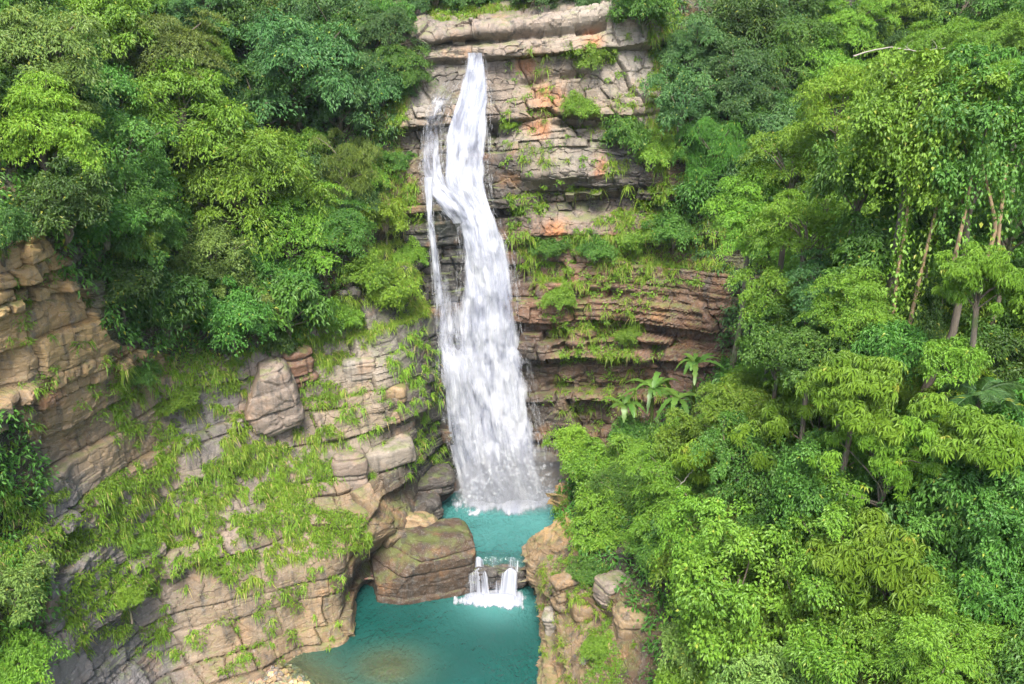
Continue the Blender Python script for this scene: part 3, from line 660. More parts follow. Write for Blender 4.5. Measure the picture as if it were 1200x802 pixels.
def strands(S, n, seed, lmin=.25, lmax=1.2, wmin=.008, wmax=.026, jit=.25, edge_bias=.5):
    """loose falling strands and drops: tapered strips that follow the flow lines"""
    r = np.random.default_rng(seed); nu, nv = S.shape[:2]
    u = r.random(n); e = r.random(n) < edge_bias; u[e] = np.where(r.random(e.sum()) < .5, np.abs(r.normal(0, .10, e.sum())) - .06, 1 - np.abs(r.normal(0, .10, e.sum())) + .06)
    v = r.random(n) ** .85; L = r.uniform(lmin, lmax, n)
    tot = np.linalg.norm(np.diff(S[nu // 2], axis=0), axis=1).sum()
    K = 4; pts = []
    off = r.normal(0, jit, (n, 3)) * np.array([.35, 1, .2])
    for k in range(K):
        vv = np.clip(v + L / tot * k / (K - 1), 0, 1) * (nv - 1); uu = u * (nu - 1)
        i0 = np.clip(np.floor(uu).astype(int), 0, nu - 2); j0 = np.clip(np.floor(vv).astype(int), 0, nv - 2); a = (uu - i0)[:, None]; b = (vv - j0)[:, None]
        p = S[i0, j0] * (1 - a) * (1 - b) + S[i0 + 1, j0] * a * (1 - b) + S[i0, j0 + 1] * (1 - a) * b + S[i0 + 1, j0 + 1] * a * b
        pts.append(p + off - np.array([0, .08, 0]))
    wdt = r.uniform(wmin, wmax, n)[:, None]; ang = r.uniform(-.6, .6, n)
    side = np.stack([np.cos(ang), np.sin(ang), np.zeros(n)], -1) * wdt
    V = np.stack([pts[0], pts[1] - side, pts[1] + side, pts[2] - side * .8, pts[2] + side * .8, pts[3]], 1)
    b = (np.arange(n) * 6)[:, None]
    tri = np.concatenate([b + [0, 1, 2], b + [3, 5, 4]]); quad = b + [1, 3, 4, 2]
    return V.reshape(-1, 3), tri, quad

def strand_mesh(name, specs, parent):
    mb = MB()
    for a in specs:
        V, T, Q = strands(*a[0], **a[1]); n0 = mb.n; mb.add(V, T)
        mb.F.setdefault(4, []).append(Q + n0)
    return obj(name, mb.mesh(name, M_SPRAY), parent)

MAIN = [(62, 547, 567, .95), (80, 546, 569, 1.1), (95, 541, 572, 1.1), (120, 532, 574, 1.08), (150, 521, 574, 1.05), (190, 516, 572, 1.02), (215, 516, 572, 1.05), (240, 531, 577, 1.08), (262, 537, 586, 1.14), (300, 541, 598, 1.1),
        (350, 538, 606, 1.06), (400, 533, 613, 1.04), (450, 530, 621, 1.02), (500, 533, 630, 1.02), (550, 539, 639, 1.05), (585, 543, 650, 1.15), (625, 540, 660, 1.1)]
SIDE = [(94, 524, 540, .8), (104, 514, 531, .9), (124, 503, 521, .95), (150, 496, 516, .98), (180, 493, 517, 1.0), (200, 493, 520, 1.05), (218, 496, 530, 1.08), (238, 508, 548, 1.08), (262, 526, 570, 1.0)]
THIN = [(208, 495, 509, 1.0), (250, 500, 507, 1.0), (300, 505, 514, .98), (350, 509, 521, .95), (400, 512, 530, .9), (450, 515, 545, .86), (500, 521, 556, .86), (550, 535, 566, .9), (585, 543, 580, 1.0), (620, 546, 585, 1.0)]
FILL = [(290, 506, 545, .6), (330, 509, 548, .82), (380, 512, 550, .92), (450, 517, 552, .95), (520, 524, 556, .97), (585, 541, 570, 1.0), (620, 546, 575, 1.0)]
root = empty('waterfall', at(595, 585, 49))
tag(root, 'tall white waterfall dropping down the rock face into the turquoise pool', 'waterfall')
root_inv = root.location.copy()
def under_root(o, root):
    o.location = -Vector(root.location); return o
m1, m2 = stream(MAIN, .1, 44, 300, .12, 1, .3), stream(MAIN, .5, 44, 300, .2, 2, .45)
m2[2][:] -= .18
s1 = stream(SIDE, .12, 24, 160, .1, 3, .2); s1[2][:] -= .08; t1 = stream(THIN, .12, 24, 240, .1, 4, .2); f1_ = stream(FILL, .05, 24, 200, .1, 6, .1)
under_root(stream_mesh('main_veil', [m1, m2, f1_], root), root)
under_root(stream_mesh('side_stream', [s1], root), root)
under_root(stream_mesh('thin_stream', [t1], root), root)
under_root(strand_mesh('falling_drops', [((m1[0], 1600, 1), dict(edge_bias=.85, lmin=.15, lmax=.7, wmin=.006, wmax=.018)), ((s1[0], 500, 2), dict(jit=.1, lmax=.6, wmin=.006, wmax=.016)), ((t1[0], 900, 3), dict(jit=.12, edge_bias=.4, wmin=.006, wmax=.016))], root), root)

# foam and spray where it lands
def foam_patch(name, pts_fn, nx, ny, seed, parent):
    u, v = np.meshgrid(np.linspace(0, 1, nx), np.linspace(0, 1, ny), indexing='ij'); S, de = pts_fn(u, v)
    fl = np.stack([u * 9, v * 3, u * 0 + seed], -1)
    me = mesh_np(name, S.reshape(-1, 3), grid_faces(nx, ny), {'flow': fl.reshape(-1, 3), 'dens': de.reshape(-1)}, M_FALL, True)
    return obj(name, me, parent)
def base_foam(u, v):
    x = -4.6 + 9.0 * u; y = 45.6 + 5.2 * v; n = fbm(np.stack([x, y, x * 0], -1) * .9, 4, 300)
    d = np.hypot((x - .4) / 3.9, (y - 49.0) / 2.0)
    z = 1.87 + .5 * np.clip(1 - d, 0, 1) ** 1.2 * (1 + n) + .03 * np.abs(n)
    return np.stack([x, y, z], -1), 1.7 - .78 * d + .6 * n
under_root(foam_patch('foam', base_foam, 120, 80, 5, root), root)

# little cascade between the pools
c2 = empty('cascade', at(583, 690, 41.2)); tag(c2, 'little white cascade spilling from the upper pool past the square boulder', 'cascade')
def casc(x0, x1, x2, x3, dn, seed):
    def f(u, v):
        x = (x0 + (x1 - x0) * u) * (1 - v) + (x2 + (x3 - x2) * u) * v
        y = 42.2 - 1.15 * v - .12 * np.sin(u * 9); z = 1.86 - 1.8 * (.35 * smooth(.08, .3, v) + .65 * smooth(.45, .95, v)) + .12 * fbm(np.stack([x * 2, y * 1.5, z0 + x * 0], -1), 3, seed) + .25 * np.sin(np.pi * u) * np.sin(np.pi * v)
        return np.stack([x, y, z], -1), dn - .12 + .2 * v + .3 * np.sin(np.pi * u) - .3 + .35 * fbm(np.stack([x * 2.2, v * 1.4 + x * 0, z0 + x * 0], -1), 3, seed + 5)
    z0 = seed; return f
under_root(foam_patch('left_chute', casc(-2.35, -1.5, -2.5, -.9, 1.05, 31), 60, 70, 31, c2), c2)
under_root(foam_patch('middle_chute', casc(-1.35, -.75, -1.5, -.3, .92, 34), 50, 70, 34, c2), c2)
under_root(foam_patch('right_chute', casc(-.45, .45, -.9, .35, 1.05, 32), 60, 70, 32, c2), c2)
def tail(u, v):
    x = -3.2 + 4.6 * u; y = 39.2 + 2.6 * v; n = fbm(np.stack([x, y, x * 0], -1) * 1.1, 4, 310)
    d = np.hypot((x + .95) / 1.75, (y - 41.0) / .8); z = .05 + .22 * np.clip(1.1 - d, 0, 1) * (1 + n)
    return np.stack([x, y, z], -1), 1.75 - .8 * d + .5 * n
under_root(foam_patch('foam', tail, 90, 70, 33, c2), c2)

# fine spray thrown up where the water lands
def spray_puffs():
    r = np.random.default_rng(9); n = 9000
    a = r.random(n); x = -3.0 + 5.8 * r.random(n) + r.normal(0, .3, n); h = r.exponential(.9, n)
    P = np.stack([x, 48.5 + r.normal(0, .55, n) - .25 * h, 1.8 + h * np.exp(-((x - .1) / 3.0) ** 2)], -1)
    sz = r.uniform(.012, .045, n) * (1 + .6 * h)
    A = unit_(r.normal(size=(n, 3))); B = unit_(np.cross(A, r.normal(size=(n, 3)))); th = np.arange(6) / 6 * 2 * np.pi
    V = P[:, None] + sz[:, None, None] * (A[:, None] * np.cos(th)[None, :, None] + B[:, None] * np.sin(th)[None, :, None])
    b = (np.arange(n) * 6)[:, None]; F = np.concatenate([b + [0, 1, 2, 3], b + [0, 3, 4, 5]])
    t = NT('fine_spray'); c = (.8, .82, .85); d = t.n('BsdfDiffuse', i_Color=c); tl = t.n('BsdfTranslucent', i_Color=c); mx = t.n('MixShader', i_0=.5)
    t.set(mx.inputs[1], d.outputs[0]); t.set(mx.inputs[2], tl.outputs[0]); tr = t.n('BsdfTransparent'); m = t.n('MixShader', i_0=.16); t.set(m.inputs[1], tr.outputs[0]); t.set(m.inputs[2], mx.outputs[0])
    return obj('spray', mesh_np('spray', V.reshape(-1, 3), F, None, t.done(m)), root)
def unit_(v): return v / (np.linalg.norm(v, axis=-1, keepdims=True) + 1e-9)
under_root(spray_puffs(), root)

# drifting mist over the foot of the fall
def mist():
    me = bpy.data.meshes.new('mist'); import bmesh
    bm = bmesh.new(); bmesh.ops.create_icosphere(bm, subdivisions=3, radius=1); bm.to_mesh(me); bm.free()
    t = NT('mist'); v = t.n('VolumePrincipled', i_Density=.3, i_Anisotropy=.2, i_Color=(.95, .97, 1.0)); me.materials.append(t.done(None, v))
    o = obj('mist', me, loc=(.2, 48.6, 2.6)); o.scale = (3.8, 2.0, 3.0); tag(o, kind='stuff')
mist()
# ================================================================== foliage
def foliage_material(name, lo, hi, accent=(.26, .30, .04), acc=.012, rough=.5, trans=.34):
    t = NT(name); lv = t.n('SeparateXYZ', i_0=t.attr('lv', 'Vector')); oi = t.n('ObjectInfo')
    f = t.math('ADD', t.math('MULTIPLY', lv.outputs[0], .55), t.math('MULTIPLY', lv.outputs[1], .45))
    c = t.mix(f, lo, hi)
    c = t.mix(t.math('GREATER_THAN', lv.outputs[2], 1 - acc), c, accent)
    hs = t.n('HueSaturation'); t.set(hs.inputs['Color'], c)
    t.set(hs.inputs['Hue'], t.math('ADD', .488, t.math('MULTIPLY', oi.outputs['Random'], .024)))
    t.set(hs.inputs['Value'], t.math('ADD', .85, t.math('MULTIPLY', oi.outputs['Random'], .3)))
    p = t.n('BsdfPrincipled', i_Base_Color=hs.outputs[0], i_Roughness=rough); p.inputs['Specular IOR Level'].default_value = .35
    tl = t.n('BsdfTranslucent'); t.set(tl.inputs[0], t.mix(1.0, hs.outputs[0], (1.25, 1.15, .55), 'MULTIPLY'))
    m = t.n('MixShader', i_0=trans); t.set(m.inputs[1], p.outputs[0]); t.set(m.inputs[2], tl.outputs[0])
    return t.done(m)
MF = dict(
    yellow=foliage_material('leaf_yellow_green', (.105, .21, .016), (.235, .375, .034), acc=.02),
    light=foliage_material('leaf_light_green', (.078, .174, .015), (.195, .338, .034)),
    mid=foliage_material('leaf_mid_green', (.042, .125, .018), (.115, .25, .036)),
    blue=foliage_material('leaf_blue_green', (.036, .105, .028), (.105, .21, .056), acc=.01),
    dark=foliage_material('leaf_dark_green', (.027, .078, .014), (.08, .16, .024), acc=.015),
    olive=foliage_material('leaf_olive', (.075, .125, .022), (.17, .235, .045)),
    pale=foliage_material('leaf_pale_green', (.09, .185, .035), (.22, .35, .075), acc=.02),
    grass=foliage_material('grass_blade', (.085, .18, .012), (.24, .37, .03), (.34, .27, .11), .10, .55, .4),
    drygrass=foliage_material('grass_blade_olive', (.09, .16, .014), (.24, .33, .03), (.34, .29, .1), .09, .55, .4),
    under=foliage_material('undergrowth_leaf', (.03, .095, .014), (.115, .25, .034), (.26, .28, .03), .05),
    frond=foliage_material('broad_frond', (.045, .12, .018), (.13, .23, .04), acc=.02, rough=.38))

def bark_material():
    t = NT('bark'); p = t.pos(); n = t.noise(t.mapping(p, (5, 5, 1.2)), 1.5, 5, .65)
    c = t.mix(n, (.05, .04, .03), (.22, .18, .13)); c = t.mix(t.ramp(t.noise(p, 1.2, 3), [(.5, 0.0), (.65, 1.0)]), c, (.06, .08, .025))
    return t.done(t.n('BsdfPrincipled', i_Base_Color=c, i_Roughness=.85, i_Normal=t.bump(n, .8, .05)))
M_BARK = bark_material()
def dead_material():
    t = NT('dead_wood'); n = t.noise(t.pos(), 4, 4); return t.done(t.n('BsdfPrincipled', i_Base_Color=t.mix(n, (.16, .14, .11), (.36, .32, .27)), i_Roughness=.8))
M_DEAD = dead_material()

def unit(v): return v / (np.linalg.norm(v, axis=-1, keepdims=True) + 1e-9)
def leaf_geo(pos, d, n, L, Wd, droop=.25, fold=.12):
    """rhombic, folded leaves"""
    d = unit(d); s = unit(np.cross(d, n)); n = unit(np.cross(s, d)); L = np.asarray(L)[:, None]; Wd = np.asarray(Wd)[:, None]
    mid = pos + d * L * .42
    A = mid + s * Wd * .5 + n * Wd * fold; B = mid - s * Wd * .5 + n * Wd * fold
    T = pos + d * L - n * L * droop * .5 - np.array([0, 0, 1]) * L * droop * .5
    V = np.stack([pos, A, T, B], 1).reshape(-1, 3); b = (np.arange(len(pos)) * 4)[:, None]
    return V, np.concatenate([b + [0, 1, 2], b + [0, 2, 3]])
def lv_attr(r, n, clump, per=4):
    a = np.stack([r.random(n), clump, r.random(n)], -1); return np.repeat(a, per, axis=0)

def spray_leaves(r, C, O, cr, nl, L, Wd, sag=.3, thick=.10, droop=.3, lift=0.0):
    """umbrella sprays: clump centres C (n,3) with outward dirs O"""
    n = len(C); N = n * nl; ci = np.repeat(np.arange(n), nl)
    rr = np.sqrt(r.random(N)) * cr[ci]; ph = r.random(N) * 2 * np.pi
    rr *= .75 + .35 * np.cos(ph * 3 + ci * 1.7)                             # lobed outline
    e1 = np.stack([np.cos(ph), np.sin(ph), np.zeros(N)], -1)
    tilt = O[ci]; up = unit(np.array([0, 0, 1.0]) + .55 * tilt * np.array([1, 1, .3]))
    a = unit(np.cross(up, np.array([.3, .9, .1]))); b = np.cross(up, a)
    rad = a * e1[:, :1] + b * e1[:, 1:2]
    pos = C[ci] + rad * rr[:, None] + up * ((-sag * (rr / cr[ci]) ** 2 + r.normal(0, thick, N)) * cr[ci])[:, None]
    d = rad * r.uniform(.4, 1.2, N)[:, None] + r.normal(0, .45, (N, 3)) + np.array([0, 0, -.25 - lift])
    nn = up + r.normal(0, .38, (N, 3))
    V, F = leaf_geo(pos, d, nn, L * r.uniform(.65, 1.3, N), Wd * r.uniform(.7, 1.25, N), droop)
    return V, F, lv_attr(r, N, r.random(n)[ci])

def rosette_leaves(r, C, O, cr, nros, L, Wd, k=8):
    n = len(C); M = n * nros; ci = np.repeat(np.arange(n), nros)
    d0 = unit(r.normal(size=(M, 3)) + O[ci] * .8 + np.array([0, 0, .7]))
    pc = C[ci] + d0 * (cr[ci] * r.uniform(.45, 1.05, M))[:, None] * np.array([1, 1, .7])
    ax = unit(d0 + np.array([0, 0, .8]) + r.normal(0, .25, (M, 3)))
    a = unit(np.cross(ax, np.array([.2, .9, .3]))); b = np.cross(ax, a)
    N = M * k; mi = np.repeat(np.arange(M), k); ph = np.tile(np.arange(k) / k * 2 * np.pi, M) + r.normal(0, .2, N)
    rad = a[mi] * np.cos(ph)[:, None] + b[mi] * np.sin(ph)[:, None]
    d = rad + ax[mi] * r.uniform(-.35, .25, N)[:, None] + np.array([0, 0, -.35])
    sz = r.uniform(.7, 1.25, M)[mi] * r.uniform(.8, 1.15, N)
    V, F = leaf_geo(pc[mi] + rad * .03, d, ax[mi] + .25 * rad, L * sz, Wd * sz, .45)
    lv = np.stack([(r.random(M)[mi] * .6 + r.random(N) * .4), r.random(n)[ci][mi], r.random(M)[mi]], -1)
    return V, F, np.repeat(lv, 4, axis=0)

def curtain_leaves(r, S0, length, step, L, Wd):
    """hanging strands from points S0"""
    P = []; 
    for p, l in zip(S0, length):
        k = max(3, int(l / step)); t = np.arange(k) / k
        sway = np.cumsum(r.normal(0, .03, (k, 2)), axis=0)
        P.append(np.stack([p[0] + sway[:, 0], p[1] + sway[:, 1], p[2] - t * l], -1))
    cnt = np.array([len(p) for p in P]); ci = np.repeat(np.arange(len(P)), cnt); P = np.concatenate(P); N = len(P)
    P = P + r.normal(0, .10, (N, 3)); ph = r.random(N) * 2 * np.pi
    out = np.stack([np.cos(ph), np.sin(ph), np.zeros(N)], -1)
    V, F = leaf_geo(P, out * .55 + np.array([0, 0, -.8]), out + np.array([0, 0, .55]) + r.normal(0, .25, (N, 3)), L * r.uniform(.6, 1.25, N), Wd * r.uniform(.7, 1.2, N), .2)
    return V, F, lv_attr(r, N, r.random(len(S0))[ci])

def dome(r, n, Rad, H, low=-.35, jit=.45, seed=0):
    d = unit(r.normal(size=(n * 3, 3))); d = d[d[:, 2] > low][:n]
    lump = 1 + jit * noise3(d * 1.7 + seed * 3.1, seed)
    rad = Rad * lump * r.uniform(.5, 1.08, len(d)) ** .8
    return d * rad[:, None] * np.array([1, 1, H]), d

def crown(name, style, seed, Rad=3.0, H=.8, ncl=60, cr=.9, nl=300, L=.17, Wd=.07, low=-.6, limbs=14, jit=.75, **kw):
    r = np.random.default_rng(seed); C, O = dome(r, ncl, Rad - cr * .5, H, low, jit, seed); c = cr * r.uniform(.45, 1.45, len(C))
    mb = MB()
    if style == 'spray': V, F, lv = spray_leaves(r, C, O, c, nl, L, Wd, **kw)
    elif style == 'rosette': V, F, lv = rosette_leaves(r, C, O, c, nl, L, Wd)
    elif style == 'curtain':
        V, F, lv = spray_leaves(r, C, O, c, nl, L, Wd, sag=.5, thick=.2); mb.add(V, F, lv=lv)
        k = kw.get('strands', 90) if kw else 90
        a = r.random(90) * 2 * np.pi; q = r.uniform(.55, 1.0, 90)
        S0 = np.stack([np.cos(a) * q * Rad, np.sin(a) * q * Rad, r.uniform(-.3, .5, 90) * Rad * H], -1)
        V, F, lv = curtain_leaves(r, S0, r.uniform(.8, 3.2, 90), .028, L * 1.05, Wd * 1.1)
    mb.add(V, F, lv=lv)
    me = mb.mesh(name)
    lb = MB(); foot = np.array([0, 0, -Rad * H * .95])
    for i in r.choice(len(C), min(limbs, len(C)), replace=False):
        p3 = C[i]; k = r.uniform(.2, .5); p1 = foot * (1 - k) + np.array([0, 0, p3[2]]) * k + r.normal(0, .12, 3); p2 = p1 * .45 + p3 * .55 + r.normal(0, .18, 3) + [0, 0, .2]
        V, F = tube(catmull(np.array([foot, p1, p2, p3]), np.linspace(0, 3, 9)), np.linspace(.075, .018, 9) * Rad / 2.5, 5); lb.add(V, F)
    V, F = tube(np.array([foot, foot * .5, [0, 0, Rad * H * .2]]), [.11 * Rad / 2.5, .08, .04], 6); lb.add(V, F)
    ml = lb.mesh(name + '_limbs', M_BARK, True)
    return dict(me=me, limbs=ml, R=Rad, foot=-Rad * H * .95)

ARCH = dict(
    feather=[crown('crown', 'spray', 101, 3.2, .80, 62, 1.0, 450, .165, .064, sag=.28), crown('crown', 'spray', 102, 3.0, .9, 58, 1.0, 450, .165, .064, sag=.34), crown('crown', 'spray', 103, 3.3, .7, 66, .95, 430, .158, .06, sag=.22, thick=.07)],
    round=[crown('crown', 'spray', 111, 2.6, .85, 60, .75, 330, .165, .085, sag=.5, thick=.16), crown('crown', 'spray', 112, 2.7, 1.0, 66, .72, 320, .16, .08, sag=.55, thick=.18)],
    broad=[crown('crown', 'spray', 121, 2.5, .85, 52, .8, 190, .25, .115, sag=.4, thick=.18, droop=.45), crown('crown', 'spray', 122, 2.4, .95, 50, .8, 190, .24, .125, sag=.45, thick=.2, droop=.45)],
    palm=[crown('crown', 'rosette', 131, 2.4, .9, 50, .75, 30, .30, .085), crown('crown', 'rosette', 132, 2.5, .8, 56, .7, 30, .30, .085, jit=.8), crown('crown', 'rosette', 133, 2.6, 1.1, 56, .7, 28, .28, .08, jit=.9, low=-.7), crown('crown', 'rosette', 134, 2.4, .7, 44, .8, 30, .32, .09, jit=.7)],
    curtain=[crown('crown', 'curtain', 141, 2.3, 1.15, 46, .75, 400, .145, .095, low=-.8), crown('crown', 'curtain', 142, 2.2, 1.3, 46, .72, 400, .14, .09, low=-.8)],
    bush=[crown('crown', 'spray', 151, 1.7, .75, 40, .6, 230, .16, .07, low=-.2, limbs=8, sag=.45, thick=.2), crown('crown', 'spray', 152, 1.8, .7, 42, .62, 230, .155, .066, low=-.2, limbs=8, sag=.4, thick=.2)],
    wisp=[crown('crown', 'spray', 161, 2.6, .95, 64, .8, 330, .17, .045, sag=.9, thick=.12, droop=.5, lift=.5)],
)
_used = {}
def tree(px, py, rpx, kind, mat, label, Y=None, cat='tree', name='tree', group=None, k=None, stand=None, stretch=1.0):
    """a tree whose crown centre is seen at photo pixel (px,py); it stands on the terrain below"""
    if Y is None:
        stand, n = hit(px, min(py + rpx * .8, 790))
        h, n = hit(px, min(py + rpx * .25, 790))
        if h is None: h = at(px, py, 55)
        dist = h[1]; Y = dist
        rad0 = rpx / FPX * (Y * CP + 2); Y = Y - rad0 * (.08 if kind == 'bush' else .55)
    c = at(px, py, Y); depth = c[1] * CP - (c[2] - CAMZ) * SP
    rad = rpx / FPX * depth
    i = _used.get(kind, 0) if k is None else k; _used[kind] = i + 1
    A = ARCH[kind][i % len(ARCH[kind])]; s = rad / A['R']
    foot = c + np.array([0, 0, A['foot'] * s * stretch])
    gz = ground(c[0], c[1] + .15 * rad, 60); 
    if gz is None or gz > foot[2]: gz = foot[2] - .4
    fx, fy = c[0], c[1]
    if stand is not None and stand[2] > gz:                                 # rooted on the slope behind, leaning out
        fx, fy, gz = stand[0], max(stand[1] + .1, c[1]), min(stand[2], foot[2] - .1)
    e = empty(name, (fx, fy, gz - .15)); tag(e, label, cat, group)
    rz = random.uniform(0, 6.28)
    for nm, me in (('crown', A['me']), ('limbs', A['limbs'])):
        o = obj(nm, me, e); o.location = (c[0] - fx, c[1] - fy, c[2] - gz + .15); o.scale = (s, s, s * stretch); o.rotation_euler = (0, 0, rz)
        if nm == 'crown':
            if not me.materials: me.materials.append(None)
            o.material_slots[0].link = 'OBJECT'; o.material_slots[0].material = MF[mat]
    h = foot[2] - gz + .15
    rt = np.random.default_rng(abs(int(px * 7 + py))); lean = rt.normal(0, .04 * max(h, 1), 2)
    kx, ky = c[0] - fx, c[1] - fy
    pts = np.array([[lean[0], lean[1], -.3], [lean[0] * .7 + rt.normal(0, .02 * h) + kx * .3, lean[1] * .7 + ky * .35, h * .33], [lean[0] * .3 + rt.normal(0, .02 * h) + kx * .65, lean[1] * .3 + ky * .7, h * .66], [kx, ky, h + .2]])
    r0 = .024 * rad + .006 * h + .02
    V, F = tube(catmull(pts, np.linspace(0, 3, 13)), np.linspace(r0 * 1.35, r0 * .75, 13), 8)
    obj('trunk', mesh_np('trunk', V, F, None, M_BARK, True), e)
    return e

# ------------------------------------------------------------------ cover that nobody could count
def scatter(wl, per_m2, zone, seed, ledge=False):
    """points on a wall, area weighted; zone(pixels) -> probability 0..1"""
    r = np.random.default_rng(seed); P, F, N = wl['P'], wl['F'], wl['N']
    a, b, c, d = (P[F[:, k]] for k in range(4)); ar = .5 * np.linalg.norm(np.cross(c - a, d - b), axis=1)
    cen = (a + b + c + d) / 4; q = project(cen); pr = zone(q, cen) * ar * per_m2
    if ledge: pr = pr * (.25 + 1.1 * smooth(-.05, .6, N[F[:, 0]][:, 2]))
    n = r.poisson(np.clip(pr, 0, 40)); idx = np.repeat(np.arange(len(F)), n)
    u, v = r.random(len(idx))[:, None], r.random(len(idx))[:, None]
    f = F[idx]; p = (P[f[:, 0]] * (1 - u) + P[f[:, 1]] * u) * (1 - v) + (P[f[:, 3]] * (1 - u) + P[f[:, 2]] * u) * v
    nn = unit(N[f[:, 0]]); 
    tocam = np.array([0, 0, CAMZ]) - p
    nn = np.where((np.sum(nn * np.array([0, -.3, 1]), 1) < -.2)[:, None] & (np.sum(nn * tocam, 1) < 0)[:, None], -nn, nn)
    return p, nn, r

def zone_of(polys):
    """polys: list of (probability, polygon) in photo pixels, later ones override"""
    def z(q, cen):
        o = np.zeros(len(q)); qq = q + 9 * np.stack([fbm(cen / 1.3, 3, 501), fbm(cen / 1.3, 3, 502)], -1)
        for p, poly in polys:
            m = in_poly(qq, poly); o[m] = p
        return o
    return z

def grass_geo(p, nn, r, nb, L0, L1, wd, out=.55, up=.9, spread_=.5, droop=1.25):
    n = len(p); N = n * nb; i = np.repeat(np.arange(n), nb)
    d = unit(nn[i] * out + np.array([0, 0, up]) + r.normal(0, spread_, (N, 3)))
    tl = r.uniform(.65, 1.25, n)[i]; L = r.uniform(L0, L1, N) * tl; g = droop * r.uniform(.5, 1.15, N)
    b = p[i] + r.normal(0, .07, (N, 3))
    hz = unit(d * np.array([1, 1, 0]) + 1e-4); sd_ = np.stack([-hz[:, 1], hz[:, 0], hz[:, 2] * 0], -1) * (wd * r.uniform(.7, 1.3, N))[:, None]
    V = []
    for t, w_ in ((0, .6), (.38, 1.0), (.72, .8)):
        c = b + d * (L * t)[:, None] - np.array([0, 0, 1]) * (g * L * t * t)[:, None]
        V += [c - sd_ * w_, c + sd_ * w_]
    V.append(b + d * L[:, None] - np.array([0, 0, 1]) * (g * L)[:, None])
    V = np.stack(V, 1).reshape(-1, 3); o = (np.arange(N) * 7)[:, None]
    Q = np.concatenate([o + [0, 1, 3, 2], o + [2, 3, 5, 4]]); T = o + [4, 5, 6]
    return V, Q, T, np.repeat(np.stack([r.random(N), r.random(n)[i], r.random(N)], -1), 7, axis=0)

def grass(name, wl, per, polys, seed, mat='grass', nb=34, L0=.22, L1=.7, wd=.013, thr=0.0, **kw):
    z = zone_of(polys)
    def zz(q, cen): return z(q, cen) * smooth(-.2 - thr, .06 - thr, fbm(cen / np.array([1.9, 1.9, .62]), 3, seed + 600))
    p, nn, r = scatter(wl, per, zz, seed, True)
    if not len(p): return
    V, Q, T, lv = grass_geo(p, nn, r, nb, L0, L1, wd, **kw)
    o = obj(name, mesh_np(name, V, [Q, T], {'lv': lv}, MF[mat])); tag(o, kind='stuff'); return o

def undergrowth(name, wl, per, polys, seed, mat='under', nl=26, L=.22, Wd=.10, cr=.5, rise=.35, bands=False):
    z0 = zone_of(polys); z = z0
    if bands:
        def z(q, cen): return z0(q, cen) * smooth(-.15, .1, fbm(cen / np.array([1.9, 1.9, .62]), 3, 641))
    p, nn, r = scatter(wl, per, z, seed)
    if not len(p): return
    n = len(p); c = cr * r.uniform(.5, 1.4, n)
    C = p + nn * (c * rise)[:, None] + np.array([0, 0, .15]) * c[:, None]
    V, F, lv = spray_leaves(r, C, nn, c, nl, L, Wd, sag=.5, thick=.22, droop=.35)
    tone = np.clip(.5 + .9 * fbm(C / 2.5, 3, seed), 0, 1); lv[:, 1] = np.repeat(tone, nl * 4) * .8 + lv[:, 1] * .2
    o = obj(name, mesh_np(name, V, F, {'lv': lv}, MF[mat])); tag(o, kind='stuff'); return o
# ================================================================== planting
X0, X1 = -400, 1700
# leafy ground cover under and between the trees
LEFT_WOOD = [(1.0, [(X0, -400), (500, -400), (470, 70), (470, 150), (448, 230), (400, 340), (345, 405), (210, 425), (130, 400), (70, 300), (45, 262), (X0, 240)])]
undergrowth('undergrowth', left_wall, 3.4, LEFT_WOOD, 31)
undergrowth('undergrowth', left_wall, 3.0, [(.9, [(-60, 470), (20, 480), (50, 560), (30, 640), (60, 700), (40, 830), (X0, 900), (X0, 480)])], 32, 'mid', L=.2)
undergrowth('undergrowth', back_wall, 3.2, [(1.0, [(380, -400), (X1, -400), (X1, 700), (860, 700), (850, 330), (790, 250), (770, 130), (775, 40), (740, 0), (640, -4), (560, 2), (500, 10), (470, 30), (478, 90), (470, 140), (440, 250), (380, 300)]), (.25, [(770, 130), (860, 130), (880, 330), (790, 250)])], 33, 'blue', L=.24)
undergrowth('undergrowth', right_wall, 3.0, [(1.0, [(660, 560), (720, 480), (X1, 200), (X1, 1600), (900, 1600), (770, 830), (752, 720), (700, 668), (668, 640), (655, 600)]), (1.0, [(700, 200), (X1, 200), (X1, 560), (690, 560)])], 34, 'mid', L=.24, nl=22)

# hanging grass and ferns on the ledges
G_LEFT = [(.8, [(60, 610), (150, 520), (250, 480), (390, 500), (400, 560), (345, 585), (425, 612), (432, 640), (330, 655), (300, 705), (255, 690), (190, 640), (110, 640)]),
          (.75, [(-60, 560), (80, 570), (130, 640), (60, 660), (40, 720), (-60, 760)]),
          (.5, [(130, 425), (300, 405), (285, 480), (180, 500), (130, 520)]),
          (.8, [(300, 400), (400, 350), (440, 380), (400, 420), (395, 470), (345, 480), (350, 420)]),
          (.5, [(60, 655), (250, 650), (290, 700), (220, 770), (80, 760)]), (.05, [(0, 260), (70, 320), (130, 420), (130, 520), (0, 520)]),
          (.45, [(270, 690), (320, 660), (330, 690), (280, 730)]),
          (.12, [(300, 660), (405, 640), (405, 760), (250, 790), (240, 720)]), (0.0, [(285, 410), (345, 400), (350, 500), (285, 500)])]
grass('hanging_grass', left_wall, 17, G_LEFT, 41, thr=.02, L0=.18, L1=.5, wd=.015)
